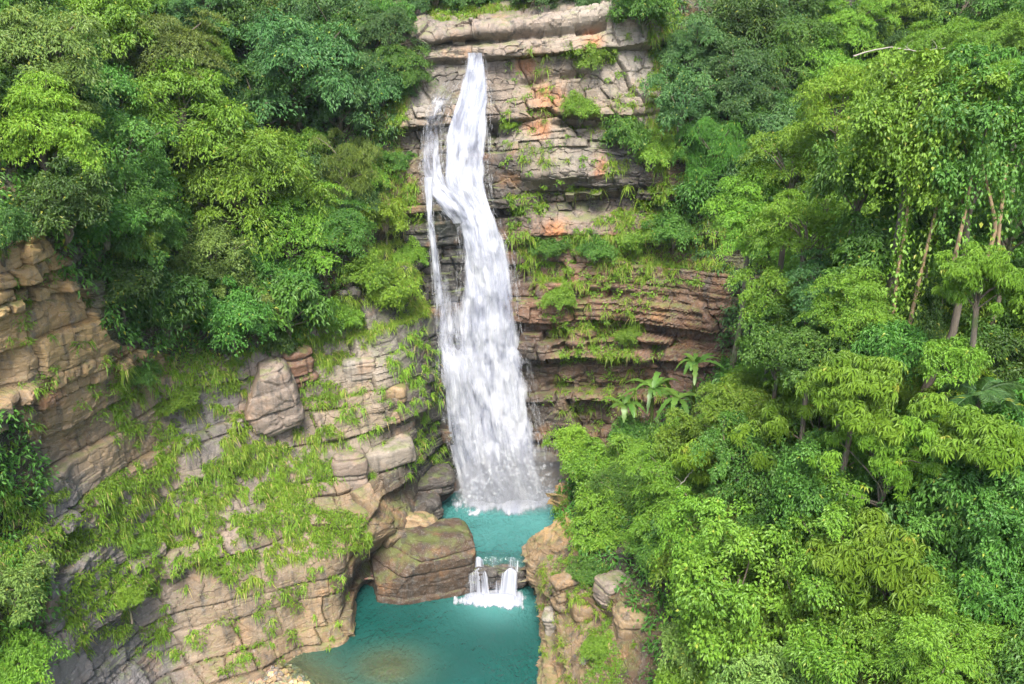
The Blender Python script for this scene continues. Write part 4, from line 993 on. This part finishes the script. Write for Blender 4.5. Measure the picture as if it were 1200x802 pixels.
grass('hanging_fern', left_wall, 7, [(.9, [(150, 560), (250, 490), (390, 490), (405, 560), (345, 590), (425, 612), (432, 638), (330, 655), (300, 700), (255, 690), (200, 640), (110, 640), (100, 600)]), (.6, [(300, 400), (440, 380), (395, 470), (345, 480)]), (.6, [(130, 425), (300, 405), (285, 480), (180, 500)])], 46, 'drygrass', nb=40, L0=.3, L1=.65, wd=.018, thr=-.04, droop=1.5)
grass('hanging_grass', left_wall, 20, [(.95, [(330, 405), (400, 330), (445, 230), (465, 170), (490, 215), (508, 280), (512, 360), (470, 385), (415, 400), (380, 440)])], 42, 'drygrass')
grass('hanging_grass', left_wall, 14, [(.35, [(385, 470), (520, 400), (520, 570), (395, 560)]), (.6, [(440, 430), (500, 380), (500, 420), (470, 450)])], 43)
G_BACK = [(.5, [(596, 262), (640, 285), (700, 255), (800, 235), (860, 280), (860, 320), (770, 350), (700, 340), (655, 385), (618, 330)]), (.8, [(668, 62), (722, 48), (718, 80), (680, 88)]),
          (.8, [(650, 112), (705, 110), (702, 145), (655, 142)]), (.9, [(700, 140), (790, 128), (800, 190), (715, 178)]), (.7, [(740, 0), (800, 0), (800, 130), (750, 120), (765, 60)]),
          (.2, [(640, 335), (760, 350), (745, 420), (640, 412)]), (.7, [(660, 405), (740, 400), (740, 420), (660, 425)]), (.5, [(740, 180), (800, 180), (830, 300), (760, 290)]),
          (.6, [(594, 190), (630, 200), (640, 260), (600, 265)]), (.08, [(590, 60), (760, 30), (760, 230), (590, 230)]), (.8, [(590, 130), (606, 130), (606, 160), (594, 160)]),
          (.14, [(640, 440), (800, 400), (780, 480), (650, 520)]), (.55, [(440, 60), (480, 85), (470, 190), (430, 190)]), (.7, [(455, 190), (490, 200), (495, 260), (460, 250)]),
          (.5, [(500, 8), (640, 0), (600, 14), (510, 24)])]
grass('hanging_grass', back_wall, 16, G_BACK, 44, L0=.3, L1=.85)
grass('hanging_grass', right_wall, 16, [(.8, [(650, 640), (700, 640), (770, 720), (730, 780), (660, 740)]), (.8, [(650, 560), (690, 570), (690, 640), (655, 620)]), (.9, [(690, 735), (720, 760), (735, 830), (680, 830)]), (.5, [(628, 660), (660, 650), (700, 830), (640, 830)])], 45, L0=.15, L1=.5)

# ------------------------------------------------------------------ trees, one by one
LEFT_TREES = [
 (45, 150, 72, 'feather', 'yellow', 'tree with bright yellow-green leaf sprays at the left edge above the ochre cliff'),
 (58, 62, 82, 'feather', 'pale', 'pale feathery tree in the top left corner, above the bright yellow-green one'),
 (120, 22, 62, 'round', 'light', 'light green round-crowned tree on the skyline of the top left slope'),
 (190, 55, 70, 'feather', 'olive', 'olive feathery tree high on the left slope, up-slope of the tiered one'),
 (215, 140, 82, 'feather', 'light', 'light green tiered tree in the middle of the left slope'),
 (278, 205, 88, 'feather', 'light', 'largest light green feathery tree spreading over the middle of the left wood'),
 (335, 262, 70, 'feather', 'light', 'light green tree just below and right of the largest feathery one'),
 (140, 185, 66, 'round', 'mid', 'mid green tree in the dip between the yellow-green tree and the tiered tree'),
 (150, 262, 70, 'feather', 'mid', 'mid green feathery tree overhanging the dark thicket above the ochre cliff'),
 (72, 235, 62, 'round', 'dark', 'dark green tree directly over the top of the ochre cliff'),
 (140, 335, 44, 'bush', 'dark', 'dark creeper-like bush on the right rim of the ochre cliff'),
 (190, 350, 60, 'broad', 'dark', 'dark broad-leaved tree at the foot of the left wood, over the mossy ledges'),
 (252, 305, 52, 'round', 'olive', 'small olive round-crowned tree at the lower edge of the left wood'),
 (270, 368, 52, 'round', 'mid', 'mid green low tree right above the pinkish wedge of rock'),
 (335, 350, 56, 'broad', 'mid', 'broad-leaved mid green tree above the brown rock at the wood edge'),
 (345, 75, 84, 'feather', 'blue', 'large bluish green tree near the top of the left slope'),
 (398, 118, 52, 'round', 'blue', 'round bluish green tree between the large bluish one and the cliff by the fall'),
 (405, 190, 48, 'wisp', 'olive', 'narrow olive tree on the edge of the wood left of the waterfall'),
 (350, 205, 40, 'broad', 'blue', 'bluish broad-leaved tree tucked in right of the largest feathery tree'),
 (392, 262, 54, 'feather', 'mid', 'mid green tree over the bright grass strip left of the waterfall'),
 (290, 30, 62, 'round', 'dark', 'dark green tree in the shaded hollow at the top of the left slope'),
 (240, 8, 52, 'feather', 'blue', 'bluish tree at the very top of the left slope, over the shaded hollow'),
 (445, 85, 42, 'feather', 'blue', 'bluish tree beside the lip of the waterfall, on its left'),
 (405, 30, 50, 'round', 'blue', 'dim blue-green round tree on the skyline left of the cliff top'),
 (455, 30, 42, 'feather', 'blue', 'dim blue-green tree on the cliff top just left of the fall'),
 (12, 12, 60, 'broad', 'mid', 'broad-leaved green tree cut off by the top left corner'),
 (0, 265, 44, 'round', 'dark', 'dark shrubby tree cut off by the left edge beside the ochre cliff'),
 (300, 120, 50, 'round', 'dark', 'dark green tree in the hollow below the large bluish tree'),
 (430, 320, 34, 'bush', 'light', 'light green bush growing out of the bright grass strip'),
 (12, 690, 44, 'bush', 'pale', 'pale green bush low at the left edge of the cliff'),
 (22, 775, 44, 'bush', 'light', 'light green bush in the bottom left corner'),
]
BACK_TREES = [
 (560, -12, 40, 'round', 'dark', 'dark tree on the skyline straight above the lip of the waterfall'),
 (625, -16, 42, 'round', 'blue', 'bluish tree on the skyline right of the one above the lip'),
 (510, -14, 40, 'feather', 'blue', 'bluish tree on the skyline left of the one above the lip'),
 (690, -8, 38, 'feather', 'blue', 'bluish feathery tree on top of the pale cliff edge'),
 (755, 2, 44, 'round', 'mid', 'mid green tree at the right end of the pale cliff edge'),
 (810, 52, 56, 'feather', 'blue', 'bluish feathery tree at the back, right of the pale cliff'),
 (800, 120, 48, 'round', 'blue', 'round bluish tree hanging over the right side of the rock face'),
 (862, 28, 56, 'round', 'dark', 'dark blue-green tree at the back of the right slope near the top'),
 (868, 98, 58, 'feather', 'blue', 'widest tiered blue-green tree on the back right slope'),
 (925, 58, 54, 'feather', 'mid', 'mid green tiered tree right of the widest tiered blue-green one'),
 (935, 8, 52, 'round', 'dark', 'dark tree at the top edge of the back right slope'),
 (985, 30, 56, 'feather', 'light', 'light green tree at the top of the right slope, left of the dead white twig'),
 (905, 150, 50, 'round', 'blue', 'round blue-green tree in the shaded dip of the back right slope'),
 (840, 170, 46, 'wisp', 'mid', 'drooping green tree over the ferns right of the rock face'),
 (835, 235, 46, 'bush', 'mid', 'green bush on the fern slope at the right side of the rock face'),
 (872, 215, 46, 'bush', 'blue', 'bluish bush on the fern slope beside the drooping tree'),
 (1050, 22, 60, 'feather', 'light', 'light green tree at the top right, beyond the dead white twig'),
 (1120, 15, 56, 'round', 'mid', 'mid green tree on the top right skyline left of the bare trunks'),
 (1185, 30, 60, 'feather', 'mid', 'mid green tree in the top right corner'),
 (975, 85, 46, 'round', 'light', 'light round tree just behind the yellow-green ridge tree'),
 (1050, 82, 48, 'feather', 'light', 'light feathery tree under the dead white twig'),
]
RIGHT_TREES = [   # px, py, r, kind, leaf, label, Y
 (985, 132, 62, 'feather', 'yellow', 'yellow-green tree on the ridge, top of the middle right wood', 37),
 (930, 190, 60, 'feather', 'light', 'light feathery tree left of the yellow-green ridge tree', 39),
 (1075, 135, 76, 'curtain', 'light', 'tall light green tree draped in creepers on the upper right', 30),
 (1150, 165, 78, 'curtain', 'mid', 'dark leaved creeper-draped tree with bare trunks showing under it', 29),
 (1195, 110, 62, 'feather', 'light', 'light feathery tree cut off by the right edge, behind the creeper-draped ones', 33),
 (1010, 205, 62, 'broad', 'mid', 'mid green broad-leaved tree below the yellow-green ridge tree', 33),
 (880, 245, 60, 'feather', 'light', 'light tiered tree at the left front of the middle right wood', 40),
 (945, 265, 62, 'feather', 'light', 'light green tree in the centre of the right wood', 36),
 (1035, 290, 60, 'broad', 'mid', 'mid green broad-leaved tree left of the bare leaning vine trunk', 31),
 (985, 345, 68, 'feather', 'blue', 'bluish green feathery tree in the heart of the right wood', 33),
 (900, 345, 44, 'round', 'light', 'light dome-shaped small tree above the banana plants', 36),
 (915, 405, 56, 'round', 'mid', 'mid green round tree over the thick dark trunk', 34),
 (1150, 330, 46, 'palm', 'light', 'light tree of drooping whorled leaves in front of the bare trunks', 26),
 (1115, 420, 38, 'broad', 'light', 'small light broad-leaved tree under the whorled one before the bare trunks', 26),
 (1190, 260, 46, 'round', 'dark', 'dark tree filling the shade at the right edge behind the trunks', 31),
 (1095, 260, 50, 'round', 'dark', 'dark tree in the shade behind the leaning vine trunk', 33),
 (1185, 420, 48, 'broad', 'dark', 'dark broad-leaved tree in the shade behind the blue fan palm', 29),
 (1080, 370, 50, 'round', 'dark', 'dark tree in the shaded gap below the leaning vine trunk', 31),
 (1000, 362, 58, 'feather', 'light', 'light feathery tree in front of the bluish one in the heart of the wood', 29.5),
 (950, 410, 52, 'round', 'mid', 'mid green round tree right of the thick dark trunk', 30),
 (1042, 405, 46, 'broad', 'mid', 'broad-leaved tree at the foot of the leaning vine trunk', 27.6),
 (1005, 455, 64, 'palm', 'light', 'large light tree with whorls of drooping leaflets in mid right', 25.5),
 (1040, 545, 58, 'palm', 'light', 'tree of light drooping whorls just below the large whorled one', 24.5),
 (960, 560, 58, 'curtain', 'mid', 'creeper-curtained tree left of the smaller whorled tree', 26),
 (985, 650, 62, 'curtain', 'light', 'light green curtain of creepers hanging over a trunk at lower right', 24),
 (1070, 640, 60, 'curtain', 'mid', 'mid green creeper curtain right of the light one at lower right', 23.5),
 (1155, 520, 64, 'palm', 'light', 'whorl-leaved light tree at the right edge below the blue fan palm', 23),
 (1185, 610, 60, 'curtain', 'mid', 'mid green creeper-hung tree at the right edge, lower', 22),
 (1125, 590, 54, 'broad', 'mid', 'broad-leaved tree between the creeper curtain and the right edge trees', 23.5),
 (1160, 690, 54, 'broad', 'mid', 'broad-leaved green tree low at the right edge', 21),
 (872, 478, 56, 'feather', 'light', 'light fine-leaved tree right of the banana plants', 34),
 (870, 540, 58, 'round', 'mid', 'mid green tree in front of the thick dark trunk', 31),
 (800, 560, 56, 'feather', 'light', 'soft light green tree on the bluff, in front of the banana plants', 35),
 (850, 620, 54, 'feather', 'olive', 'olive feathery tree above the dead twigs on the bluff', 30),
 (905, 640, 46, 'round', 'mid', 'round green tree beside the light creeper curtain', 27),
 (790, 640, 46, 'round', 'mid', 'dark leafy tree hanging over the bare face of the right bluff', 33.5),
 (715, 585, 50, 'round', 'light', 'big bright green bush crowning the nose of the bluff', 41),
 (745, 545, 46, 'round', 'light', 'bright green bush behind the one crowning the bluff nose', 42.5),
 (690, 545, 36, 'bush', 'light', 'small bright bush at the very tip of the bluff nose', 44),
 (672, 518, 30, 'bush', 'yellow', 'yellow-green bush at the foot of the red rock right of the fall', 46.5),
 (715, 628, 38, 'bush', 'light', 'light bush spilling down over the top of the bluff face', 39),
 (742, 512, 32, 'bush', 'mid', 'mid green bush under the banana plants', 44),
 (806, 528, 44, 'round', 'light', 'light round shrub between the banana plants and the fine-leaved tree', 38),
 (880, 690, 44, 'bush', 'mid', 'mid green bush right of the dead twigs on the bluff', 28),
 (820, 745, 52, 'bush', 'pale', 'pale grey-green bush at the bottom, right of the bare bluff face', 26.5),
 (885, 735, 56, 'bush', 'pale', 'pale green bush behind the pale grey-green bush at the bottom', 26),
 (900, 790, 60, 'bush', 'pale', 'pale bush cut off by the bottom edge, below the pale green one', 23.5),
 (975, 760, 58, 'bush', 'light', 'light green bush at the bottom under the light creeper curtain', 22.5),
 (1045, 740, 54, 'bush', 'light', 'light green rounded bush at the bottom, centre of the lower right thicket', 22),
 (1090, 785, 58, 'bush', 'light', 'light green bush cut off by the bottom edge in the lower right', 20.5),
 (1180, 775, 62, 'bush', 'pale', 'pale feathery bush in the bottom right corner', 19.5),
 (1120, 720, 50, 'bush', 'light', 'light bush below the broad-leaved tree at lower right', 21.5),
 (810, 795, 46, 'bush', 'light', 'light green bush on the bottom edge next to the bare bluff face', 26),
]
LEDGE_BUSHES = [
 (692, 70, 26, 'bush', 'light', 'light green bush on the pale upper cliff, right of the lip of the fall'),
 (680, 128, 24, 'bush', 'light', 'tufted bush on the middle ledge of the pale cliff'),
 (735, 160, 34, 'bush', 'mid', 'broad low bush on the long shelf at the right of the cliff'),
 (770, 180, 30, 'bush', 'light', 'light bush at the right end of the long shelf'),
 (600, 146, 11, 'bush', 'yellow', 'tiny yellow-green bush beside the hollow right of the fall'),
 (700, 292, 26, 'bush', 'mid', 'green bush in the middle of the red rock layers'),
 (742, 282, 26, 'bush', 'light', 'light bush right of the middle one on the red rock layers'),
 (790, 268, 34, 'bush', 'mid', 'wide green bush where the red rock meets the right wood'),
 (642, 292, 20, 'bush', 'mid', 'small bush on the red rock nearest the waterfall'),
 (655, 350, 22, 'bush', 'light', 'pale small bush hanging low on the red rock'),
 (735, 395, 18, 'bush', 'light', 'little bush on the lowest red ledge above the banana plants'),
 (433, 205, 30, 'bush', 'light', 'light bush at the top of the bright grass strip left of the fall'),
 (452, 255, 30, 'bush', 'yellow', 'yellow-green bush in the middle of the bright grass strip'),
 (480, 300, 24, 'bush', 'light', 'light bush on the bright grass strip closest to the falling water'),
 (455, 345, 32, 'bush', 'yellow', 'low yellow-green bush above the stepped ledges'),
 (400, 372, 30, 'bush', 'light', 'light bush at the lower left end of the bright grass strip'),
 (468, 190, 18, 'bush', 'mid', 'small green bush on the rock rib left of the fall'),
 (322, 435, 13, 'bush', 'mid', 'small bush growing on the face of the pinkish wedge'),
 (205, 470, 26, 'bush', 'light', 'light bush on the ferny ledges below the left wood'),
 (160, 440, 24, 'bush', 'mid', 'green bush beside the ochre cliff on the ferny ledges'),
 (165, 640, 20, 'bush', 'light', 'small light bush low on the left cliff'),
 (150, 700, 20, 'bush', 'yellow', 'yellow-green small bush on the grey lower left cliff'),
 (690, 672, 24, 'bush', 'mid', 'small green bush growing on the bare face of the right bluff'),
 (705, 760, 26, 'bush', 'light', 'light low bush near the waterline of the right bluff'),
]
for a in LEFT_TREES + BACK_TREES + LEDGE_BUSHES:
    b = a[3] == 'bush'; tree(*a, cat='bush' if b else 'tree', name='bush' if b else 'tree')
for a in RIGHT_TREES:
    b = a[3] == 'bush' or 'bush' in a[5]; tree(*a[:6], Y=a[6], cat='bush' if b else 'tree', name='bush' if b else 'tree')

# ------------------------------------------------------------------ understorey shrubs that nothing tells apart
def shrubs(polys, n, seed, mats, kinds, label, group, rmin, rmax, out=.35):
    r = np.random.default_rng(seed); xy = [p for poly in polys for p in poly]; k = 0
    lo = np.min(xy, axis=0); hi = np.max(xy, axis=0); taken = []
    for _ in range(n * 40):
        if k >= n: break
        p = r.uniform(lo, hi)
        if not any(in_poly(p[None], poly)[0] for poly in polys): continue
        h, nn = hit(*p)
        if h is None: continue
        rad = r.uniform(rmin, rmax)
        if any(np.linalg.norm(h - t) < rad * .75 for t in taken): continue
        taken.append(h); c = h + nn * rad * out + np.array([0, 0, .25 * rad])
        q = project(c)
        pr = rad * FPX / np.linalg.norm(c - np.array([0, 0, CAMZ]))
        if 700 - pr < q[0] < 845 + pr * .7 and 385 - pr < q[1] < 485 + pr * .8 and c[1] < 46: continue     # the banana clump stands in the open
        d = c[1] * CP - (c[2] - CAMZ) * SP
        tree(q[0], q[1], rad * FPX / d, kinds[r.integers(len(kinds))], mats[r.integers(len(mats))], label, Y=c[1], cat='shrub', name='shrub', group=group, stand=h); k += 1
shrubs([[(0, 0), (470, 0), (465, 150), (430, 260), (390, 340), (330, 400), (210, 420), (160, 400), (90, 270), (60, 230), (0, 210)]], 60, 61, ['mid', 'dark', 'mid', 'light', 'blue', 'olive'], ['bush', 'bush', 'round', 'broad'],
       'leafy green shrub of the understorey filling the left wood', 'understorey shrubs in the left wood', .9, 1.9)
shrubs([[(770, 0), (1200, 0), (1200, 250), (1000, 330), (920, 330), (870, 270), (810, 230), (785, 130)], [(400, 0), (480, 0), (475, 30), (470, 90), (430, 100)]], 55, 62, ['blue', 'blue', 'dark', 'mid', 'mid'], ['bush', 'round', 'feather', 'bush'],
       'blue-green shrub of the understorey on the back right slope', 'understorey shrubs on the back right slope', 1.0, 2.1)
shrubs([[(890, 380), (1200, 200), (1200, 802), (840, 802), (840, 710), (770, 630), (690, 590), (720, 560), (800, 540), (870, 470)]], 100, 63, ['mid', 'light', 'mid', 'light', 'olive'], ['bush', 'broad', 'round', 'feather'],
       'green shrub of the dense understorey on the right slope', 'understorey shrubs on the right slope', 1.2, 2.5, .7)

shrubs([[(890, 360), (1200, 60), (1200, 802), (880, 802), (870, 700), (810, 600), (800, 560), (870, 470)]], 70, 64, ['light', 'mid', 'light', 'yellow'], ['broad', 'feather', 'round', 'curtain', 'feather', 'palm'],
       'light green young tree in the dense growth of the right slope', 'young trees in the dense growth of the right slope', 1.5, 2.4, 1.5)
shrubs([[(1200, -60), (1520, -60), (1520, 900), (1200, 900)]], 60, 65, ['light', 'mid', 'mid', 'dark'], ['broad', 'feather', 'round', 'feather'],
       'green tree of the dense growth beyond the right edge', 'trees of the dense growth beyond the right edge', 1.6, 2.8, 1.0)
shrubs([[(-330, -60), (0, -60), (0, 220), (-330, 230)], [(-330, 480), (-130, 480), (-130, 850), (-330, 850)]], 40, 66, ['light', 'mid', 'mid', 'dark'], ['broad', 'feather', 'round', 'bush'],
       'green tree of the left wood beyond the left edge', 'trees of the left wood beyond the left edge', 1.3, 2.4, .5)
undergrowth('moss', right_wall, 26, [(.9, [(688, 738), (712, 725), (735, 780), (745, 830), (675, 830), (690, 780)]), (.5, [(640, 650), (665, 650), (690, 700), (665, 705)]), (.5, [(655, 570), (672, 580), (672, 640), (656, 615)])], 73, 'light', nl=30, L=.08, Wd=.045, cr=.2, rise=.3)
# small ferns and herbs among the grass on the ledges
undergrowth('ferns', left_wall, 9.0, [(p * .75, q) for p, q in G_LEFT], 71, 'light', nl=44, L=.17, Wd=.05, cr=.34, rise=.55, bands=True)
undergrowth('ferns', back_wall, 7.0, [(p * .9, q) for p, q in G_BACK], 72, 'light', nl=30, L=.15, Wd=.06, cr=.3, rise=.5)

# ------------------------------------------------------------------ banana plants, fan palm, vines and dead wood
def blade_leaf(base, d, L, Wd, droop, seg=17, fold=.25):
    """one broad arching leaf with a folded midrib"""
    d = unit(np.array(d, float)); s = unit(np.cross(d, [0, 0, 1.0])); t = np.linspace(0, 1, seg)
    c = base + d * (L * t)[:, None] - np.array([0, 0, 1.0]) * (droop * L * t ** 2.2)[:, None]
    w_ = Wd * (1 + .25 * np.sin(t * 37 + L * 9)) * np.sin(np.pi * np.clip(t * .93 + .04, 0, 1)) ** .6
    up = np.array([0, 0, 1.0]) * (w_ * fold)[:, None]
    V = np.stack([c + s * w_[:, None] + up, c, c - s * w_[:, None] + up], 1).reshape(-1, 3); i = np.arange(seg - 1)[:, None] * 3
    return V, np.concatenate([i + [0, 3, 4, 1], i + [1, 4, 5, 2]])

def banana(px, py, Y, n, L, label, seed):
    r = np.random.default_rng(seed); p = at(px, py, Y); g = ground(p[0], p[1]); g = p[2] - 1.5 if g is None else min(g, p[2] - .6)
    e = empty('banana_plant', (p[0], p[1], g)); tag(e, label, 'plant', None); h = p[2] - g
    V, F = tube(catmull(np.array([[0, 0, -.2], [.05, 0, h * .5], [0, .05, h]]), np.linspace(0, 2, 7)), np.linspace(.14, .07, 7), 8); obj('stem', mesh_np('stem', V, F, None, MF['olive'], True), e)
    for k in range(n):
        a = k * 2.4 + r.normal(0, .3); el = r.uniform(.35, 1.3)
        V, F = blade_leaf(np.array([0, 0, h - .1]), [math.cos(a), math.sin(a), el], L * r.uniform(.45, 1.0), .15 * r.uniform(.7, 1.25), r.uniform(.4, 1.2))
        obj('leaf', mesh_np('leaf', V, F, {'lv': np.tile([r.random(), r.random(), 0], (len(V), 1))}, MF['frond'], True), e)
banana(765, 455, 43.4, 18, 2.5, 'largest banana plant on the slope below the red rock', 1)
banana(732, 474, 44.2, 14, 2.1, 'lower banana plant nearest the waterfall, beside the largest one', 2)
banana(815, 425, 41.8, 16, 2.3, 'banana plant highest up the slope, with upright pale leaves', 3)
banana(795, 466, 41.2, 14, 2.0, 'banana plant between the largest one and the highest one, half hidden', 4)

def fan_palm(px, py, Y, label, seed, L=1.7, mat='blue', n=13):
    r = np.random.default_rng(seed); p = at(px, py, Y); g = ground(p[0], p[1]); g = p[2] - 1.5 if g is None else min(g, p[2] - .6)
    e = empty('palm', (p[0], p[1], g)); tag(e, label, 'palm'); h = p[2] - g
    V, F = tube(np.array([[0, 0, -.2], [.04, 0, h * .5], [0, 0, h]]), [.13, .1, .08], 8); obj('trunk', mesh_np('trunk', V, F, None, M_BARK, True), e)
    for k in range(n):
        a = k * 2.4 + r.normal(0, .2); el = r.uniform(.1, 1.2); d = unit(np.array([math.cos(a), math.sin(a), el])); t = np.linspace(.1, 1, 46); l = L * r.uniform(.8, 1.15); dr = r.uniform(.4, .8)
        c = np.array([0, 0, h]) + d * (l * t)[:, None] - np.array([0, 0, 1.0]) * (dr * l * t ** 2)[:, None]
        s = unit(np.cross(d, [0, 0, 1.0])); mb = MB(); V, F = tube(c[::5], .012, 4); mb.add(V, F, lv=np.tile([.3, .3, 0], (len(V), 1)))
        for sg in (-1, 1):
            dd = s * sg + d * .7 - np.array([0, 0, .35]) + r.normal(0, .08, (46, 3)); V, F = leaf_geo(c, dd, np.tile([0, 0, 1.0], (46, 1)), .42 * l / 1.7 * (1.1 - .6 * np.abs(t - .45)), np.full(46, .045), .3); mb.add(V, F, lv=lv_attr(r, 46, r.random(46)))
        obj('frond', mb.mesh('frond', MF[mat]), e)
fan_palm(1148, 462, 25.5, 'blue-green palm with feathered fronds in the shade at the right', 5)
fan_palm(832, 592, 31.5, 'green palm with feathered fronds among the trees on the bluff', 6, 1.5, 'mid')

def branchy(name, label, cat, pts, r0, mat, seed, twigs=5, tl=.8):
    r = np.random.default_rng(seed); pts = np.array(pts, float); e0 = pts[0].copy(); mb = MB()
    c = catmull(pts, np.linspace(0, len(pts) - 1, 24)); c[2:-1] += r.normal(0, .02, (21, 3)); V, F = tube(c - e0, np.linspace(r0, r0 * .35, 24), 7); mb.add(V, F)
    for k in range(twigs):
        i = r.integers(6, 22); d = unit(r.normal(size=3) + np.array([0, 0, .4])) * tl * r.uniform(.5, 1.2); q = np.array([c[i], c[i] + d * .5 + r.normal(0, .05, 3), c[i] + d]) - e0
        V, F = tube(q, [r0 * .4, r0 * .3, r0 * .12], 5); mb.add(V, F)
    o = obj(name, mb.mesh(name, mat, True), loc=e0); tag(o, label, cat); return o
branchy('dead_branch', 'bare white dead twig sticking out of the canopy at the upper right', 'branch', [at(1000, 66, 36), at(1040, 56, 36), at(1075, 60, 36.3), at(1108, 56, 36.6)], .03, M_DEAD, 1, 4, .45)
branchy('dead_branch', 'forked grey dead branch poking from the bushes on the right bluff', 'branch', [at(856, 706, 27.4), at(846, 690, 27.2), at(836, 678, 27.0), at(820, 690, 26.8)], .028, M_DEAD, 2, 4, .5)
branchy('dead_branch', 'thin grey bare stick leaning across the leaves above the bluff', 'branch', [at(790, 575, 33), at(805, 560, 33), at(818, 545, 33.2)], .026, M_DEAD, 3, 3, .4)
def vine(label, pts, seed, dens=90):
    r = np.random.default_rng(seed); pts = np.array(pts); e0 = pts[0]; e = empty('vine', e0); tag(e, label, 'vine')
    c = catmull(pts, np.linspace(0, len(pts) - 1, 40)); V, F = tube(c - e0, np.linspace(.075, .04, 40), 7); obj('stem', mesh_np('stem', V, F, None, M_VINE, True), e)
    i = r.integers(0, 40, dens * 6); P = c[i] - e0 + r.normal(0, .16, (len(i), 3)); ph = r.random(len(i)) * 6.28; out = np.stack([np.cos(ph), np.sin(ph), 0 * ph], -1)
    V, F = leaf_geo(P, out * .6 + [0, 0, -.6], out + [0, 0, .6], .17 * r.uniform(.6, 1.2, len(i)), .11 * r.uniform(.7, 1.2, len(i)), .2); obj('leaves', mesh_np('leaves', V, F, {'lv': lv_attr(r, len(i), r.random(len(i)))}, MF['light']), e)
t_ = NT('vine_bark'); n_ = t_.noise(t_.pos(), 6, 4); M_VINE = t_.done(t_.n('BsdfPrincipled', i_Base_Color=t_.mix(n_, (.13, .08, .04), (.3, .22, .12)), i_Roughness=.85))
vine('long leaning brown vine trunk crossing the dark gap in the right wood', [at(1060, 408, 28.5), at(1072, 352, 28.4), at(1084, 300, 28.4), at(1098, 240, 28.6), at(1108, 170, 29)], 1)
vine('thin leafy vine hanging left of the long leaning vine trunk', [at(1046, 380, 28.8), at(1052, 320, 28.8), at(1062, 260, 28.9), at(1066, 190, 29)], 2, 120)
vine('pale curved vine hanging under the creeper-draped tree at the right', [at(1150, 320, 27.4), at(1166, 270, 27.4), at(1160, 230, 27.6), at(1150, 190, 28)], 3, 20)
vine('pale straight vine right of the curved one near the right edge', [at(1172, 330, 27.4), at(1170, 280, 27.4), at(1176, 225, 27.6), at(1180, 190, 28)], 4, 20)
vine('slender vine stem hanging left of the curved pale one', [at(1112, 330, 27.6), at(1124, 280, 27.6), at(1134, 235, 27.8), at(1140, 190, 28)], 5, 25)
# ================================================================== damp air in the gorge
def haze():
    V = np.array([[x, y, z] for x in (-75, 75) for y in (-25, 110) for z in (-6, 75)], float)
    F = np.array([[0, 1, 3, 2], [4, 6, 7, 5], [0, 4, 5, 1], [2, 3, 7, 6], [0, 2, 6, 4], [1, 5, 7, 3]])
    t = NT('haze'); v = t.n('VolumePrincipled', i_Density=.00016, i_Anisotropy=.1, i_Color=(.72, .9, 1.0))
    o = obj('haze', mesh_np('haze', V, F, None, t.done(None, v))); tag(o, kind='stuff')
haze()
for o in scene.objects:
    if o.name.startswith('cliff'): pass
